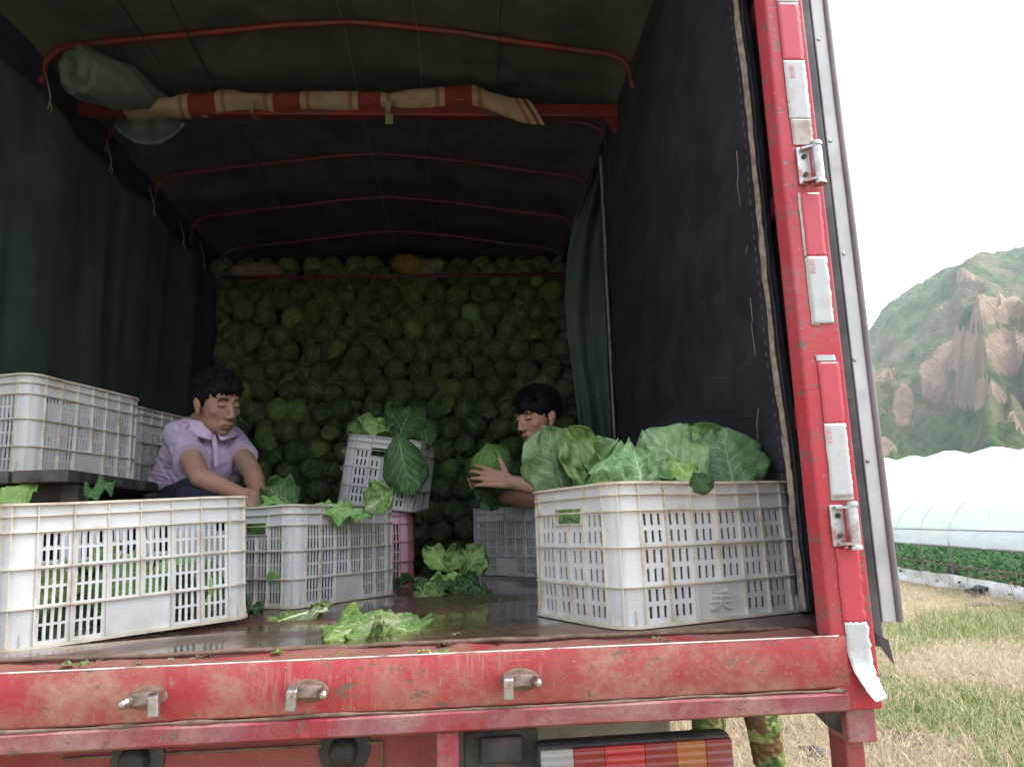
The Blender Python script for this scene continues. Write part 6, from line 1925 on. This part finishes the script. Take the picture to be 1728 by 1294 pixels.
# ------------------------------------------------------------------ greenhouse, crop, grass
GA = Vector((8.93, 12.0, 0.0)); GB = Vector((10.23, 18.16, 0.0))
gd = (GB - GA).normalized(); gn = Vector((gd.y, -gd.x, 0))      # gn points away from the truck
G0 = GA - gd * 9.0; GLEN = 52.0; HOOP = 1.45
gh = empty('greenhouse_tunnel', tuple(GA), 0, 'long plastic film greenhouse tunnel with its side rolled up above green crops', 'greenhouse')
HW, HT = 3.6, 2.90
def tun(t):      # cross section: 0 = near foot, 1 = far foot ; returns (offset, z)
    a = math.pi * t
    return HW - HW * math.cos(a) * (1 - 0.0), 0.75 + (HT - 0.75) * max(0.0, 1 - abs(2 * t - 1)) ** 0.66
def film(OFF, HT, nm='roof_film', par=None):
    def tun(t):
        a = math.pi * t
        return HW - HW * math.cos(a), 0.75 + (HT - 0.75) * max(0.0, 1 - abs(2 * t - 1)) ** 0.66
    ns = 360; nt = 40
    P = np.zeros((ns, nt, 3))
    for i, s_ in enumerate(np.linspace(0, GLEN, ns)):
        ph = (s_ / HOOP) % 1.0
        sg = math.sin(math.pi * ph) ** 0.6
        hk = 1 + 0.05 * float(vnoise((s_ / HOOP) * 1.7, 3.3))
        for j, t in enumerate(np.linspace(0.0, 1, nt)):
            o_, z = tun(t)
            k = 1 - 0.06 * sg * math.sin(math.pi * t) - 0.15 * (abs(math.sin(math.pi * s_ / 2.9 + 0.4)) ** 0.7) * math.sin(math.pi * t) ** 2
            z2 = 0.75 + (z - 0.75) * k * hk * (1.06 + 0.026 * min(max(s_ - 13.0, 0), 14))
            p = OFF + G0 + gd * s_ + gn * (HW + (o_ - HW) * (1 - 0.02 * sg))
            P[i, j] = (p.x, p.y, z2)
    o = MB().grid(P).build(nm, M['film'], smooth=True); wpart(o, par or gh)
film(Vector((0, 0, 0)), HT)
# skirt of film hanging from the first purlin, its hem rolled
def skirt(z0, z1, nm, mat, off, wob):
    ns = 260
    P = np.zeros((5, ns, 3))
    for i, s_ in enumerate(np.linspace(0, GLEN, ns)):
        for j in range(5):
            t = j / 4
            w = wob * float(vnoise(s_ * 2.2, t * 2, 0, 4))
            p = G0 + gd * s_ + gn * (off + w)
            P[j, i] = (p.x, p.y, z0 + (z1 - z0) * t + 0.02 * float(vnoise(s_ * 0.8, 7)))
    o = MB().grid(P).build(nm, mat, smooth=True); wpart(o, gh)
skirt(0.76, 1.06, 'side_skirt', M['film'], -0.02, 0.03)
skirt(-0.05, 0.22, 'foot_skirt', M['film_low'], -0.06, 0.05)
for z, r, nm in ((0.755, 0.018, 'hem_pipe'), (0.40, 0.012, 'side_rail'), (1.07, 0.010, 'purlin')):
    a = G0 + gn * -0.03; b = a + gd * GLEN
    wpart(MB().tube([(a.x, a.y, z), (b.x, b.y, z)], r, 6).build(nm, M['hoop'] if z > 0.5 else M['rust'], smooth=True), gh)
for i in range(int(12 / HOOP), int(34 / HOOP)):
    s_ = i * HOOP
    pts = []
    p = G0 + gd * s_ + gn * 0.0
    pts.append((p.x, p.y, -0.1)); pts.append((p.x, p.y, 0.75))
    for t in np.linspace(0.02, 0.98, 22):
        o_, z = tun(t); q_ = G0 + gd * s_ + gn * (o_ + 0.02 - 0.04 * t)
        hk = 1 + 0.05 * float(vnoise(round(s_ / HOOP) * 1.7, 3.3))
        pts.append((q_.x, q_.y, 0.75 + (z - 0.75) * hk * 0.86 - 0.02))
    p = G0 + gd * s_ + gn * 2 * HW; pts.append((p.x, p.y, 0.75)); pts.append((p.x, p.y, -0.1))
    wpart(MB().tube(pts, 0.017, 6).build('hoop', M['hoop'], smooth=True), gh)

def blades(name, n, gen, mat, label, cat):
    P, D, Wd, Ht = gen(n)          # root, lean direction (unit-ish * length), width, mid lift
    n = len(P)
    side = np.stack([-D[:, 1], D[:, 0], np.zeros(n)], -1); ln = np.linalg.norm(side, axis=1, keepdims=True) + 1e-6
    side = side / ln * Wd[:, None]
    mid = P + D * 0.55 + np.stack([np.zeros(n), np.zeros(n), Ht], -1)
    tip = P + D
    V = np.stack([P - side, P + side, mid + side * 0.7, mid - side * 0.7, tip], 1).reshape(-1, 3)
    b = np.arange(n) * 5
    me = bpy.data.meshes.new(name)
    me.vertices.add(len(V)); me.vertices.foreach_set('co', V.astype(np.float32).ravel())
    quads = np.stack([b, b + 1, b + 2, b + 3], 1); tris = np.stack([b + 3, b + 2, b + 4], 1)
    loops = np.concatenate([quads.ravel(), tris.ravel()]).astype(np.int32)
    me.loops.add(len(loops)); me.loops.foreach_set('vertex_index', loops)
    starts = np.concatenate([np.arange(n) * 4, n * 4 + np.arange(n) * 3]).astype(np.int32)
    me.polygons.add(2 * n); me.polygons.foreach_set('loop_start', starts)
    me.update(calc_edges=True); me.validate()
    o = link_mesh(name, me, mat)
    return tag(o, label, cat, None, 'stuff')
def field_pts(n, lo=2.2, hi=17.0):
    y = lo + (hi - lo) * rng.random(n) ** 1.5
    x = y * rng.uniform(0.16, 0.86, n)
    k = (x < (8.7 + (y - 12) * 0.211)) 
    return x[k], y[k]
def patch(x, y): return fbm(x * 0.55, y * 0.55, 0, 77, 3)
def gen_straw(n):
    x, y = field_pts(n)
    k = (patch(x, y) < 0.25) | (rng.random(len(x)) < 0.5)
    x, y = x[k], y[k]; m = len(x)
    a = rng.uniform(0, 6.28, m); L = rng.uniform(0.10, 0.38, m); e = np.abs(rng.normal(0.10, 0.22, m)); e = np.where(rng.random(m) < 0.10, rng.uniform(0.5, 1.3, m), e)
    D = np.stack([np.cos(a) * np.cos(e), np.sin(a) * np.cos(e), np.sin(e)], -1) * L[:, None]
    z = 0.03 * fbm(x * 0.7, y * 0.7, 0, 3, 3) - 0.05 + rng.uniform(0.0, 0.06, m)
    return np.stack([x, y, z], -1), D, rng.uniform(0.0012, 0.0035, m), rng.uniform(0.0, 0.04, m)
def gen_grass(n):
    x, y = field_pts(n)
    k = (patch(x, y) > 0.12) & (y < 11)
    x, y = x[k], y[k]; m = len(x)
    a = rng.uniform(0, 6.28, m); L = rng.uniform(0.06, 0.24, m); e = rng.uniform(0.5, 1.4, m)
    D = np.stack([np.cos(a) * np.cos(e), np.sin(a) * np.cos(e), np.sin(e)], -1) * L[:, None]
    return np.stack([x, y, np.full(m, -0.05)], -1), D, rng.uniform(0.0015, 0.004, m), rng.uniform(0.0, 0.02, m)
blades('straw', 110000, gen_straw, M['straw'], 'dry straw and dead grass strewn over the field', 'straw')
blades('green_grass', 90000, gen_grass, M['grass'], 'green grass patches growing through the straw', 'grass')
def gen_crop(n):
    s_ = rng.uniform(0, 40, n); o_ = np.round(rng.uniform(0.3, 6.6, n) / 0.7) * 0.7 + rng.normal(0, 0.14, n)
    p = np.array(G0)[None] + np.array(gd)[None] * s_[:, None] + np.array(gn)[None] * o_[:, None]
    p[:, 2] = rng.uniform(0.0, 0.66, n) * (0.75 + 0.25 * np.sin(s_ * 8))
    a = rng.uniform(0, 6.28, n); e = rng.uniform(-0.5, 0.7, n); L = rng.uniform(0.08, 0.20, n)
    D = np.stack([np.cos(a) * np.cos(e), np.sin(a) * np.cos(e), np.sin(e)], -1) * L[:, None]
    return p, D, rng.uniform(0.02, 0.055, n), rng.uniform(0.0, 0.03, n)
blades('crop_plants', 42000, gen_crop, M['crop'], 'leafy green crop growing under the greenhouse film', 'crop')
# black bundles at the greenhouse foot and torn plastic in the straw
def gl(px, py, z=0.0): return on_z(px, py, z)
p = gl(1603, 985); lump('black_bag', (p[0] - 0.1, p[1] - 0.3, 0.20), (0.13, 0.13, 0.24), 'black_bag', 'black plastic bag hanging on the greenhouse foot skirt', 'bag', 13)
p = gl(1620, 998); lump('black_rag', (p[0], p[1] - 0.5, 0.06), (0.20, 0.12, 0.07), 'black_bag', 'black rag lying on the straw before the greenhouse', 'rag', 14, 0.4)
p = gl(1545, 1245); lump('crumpled_plastic', (p[0], p[1], -0.02), (0.11, 0.14, 0.03), 'black_bag', 'crumpled dark plastic lying among the near green grass', 'plastic scrap', 15, 0.5)
p = gl(1655, 1020); lump('plastic_sheet_scrap', (p[0], p[1], 0.0), (0.18, 0.2, 0.025), 'black_bag', 'torn dark plastic on the straw near the greenhouse', 'plastic scrap', 16, 0.5)
p = gl(1380, 1275); lump('plastic_scrap', (p[0], p[1], 0.0), (0.10, 0.12, 0.05), 'black_bag', 'dark plastic lump on the straw behind the truck leg', 'plastic scrap', 17, 0.5)
# tall dry weed stalks
for k, (px, py, h) in enumerate(((1700, 1000, 0.9), (1690, 1010, 0.6), (1510, 960, 0.8), (1660, 990, 0.5), (1721, 1020, 0.7))):
    b = gl(px, py); b = Vector((b[0], b[1] - 0.3, -0.05))
    root = empty('dry_weed', tuple(b), 0, 'tall dry weed stalk standing before the greenhouse', 'weed', 'dry weeds by the greenhouse')
    lean = random.uniform(-0.25, 0.25)
    pts = [(lean * t * t * h, 0.05 * t, h * t) for t in np.linspace(0, 1, 8)]
    MB().tube(pts, [0.008 * (1 - 0.7 * t) for t in np.linspace(0, 1, 8)], 5).build('stalk', M['straw'], root, smooth=True)
    for q in range(4):
        i = 3 + q; s_ = random.choice((-1, 1))
        MB().tube([pts[i], (pts[i][0] + s_ * 0.06, pts[i][1], pts[i][2] + 0.06), (pts[i][0] + s_ * 0.14, pts[i][1], pts[i][2] + 0.07)], [0.004, 0.003, 0.0015], 4).build('side_stem', M['straw'], root, smooth=True)

# ------------------------------------------------------------------ haze: thin even air round the whole place
def haze():
    m = MB().box((-980, -980, -3.0), (980, 980, 175.0))
    o = link_mesh("haze", m.mesh("haze"))
    o.data.materials.clear()
    mt = bpy.data.materials.new('haze_air'); mt.use_nodes = True
    nt = mt.node_tree; nt.nodes.clear()
    out = nt.nodes.new('ShaderNodeOutputMaterial'); pv = nt.nodes.new('ShaderNodeVolumePrincipled')
    pv.inputs['Color'].default_value = (0.90, 0.94, 1.0, 1); pv.inputs['Density'].default_value = 0.00075
    nt.links.new(pv.outputs[0], out.inputs['Volume'])
    o.data.materials.append(mt)
    tag(o, 'thin pale haze in the air of the valley', 'haze', None, 'stuff')
haze()
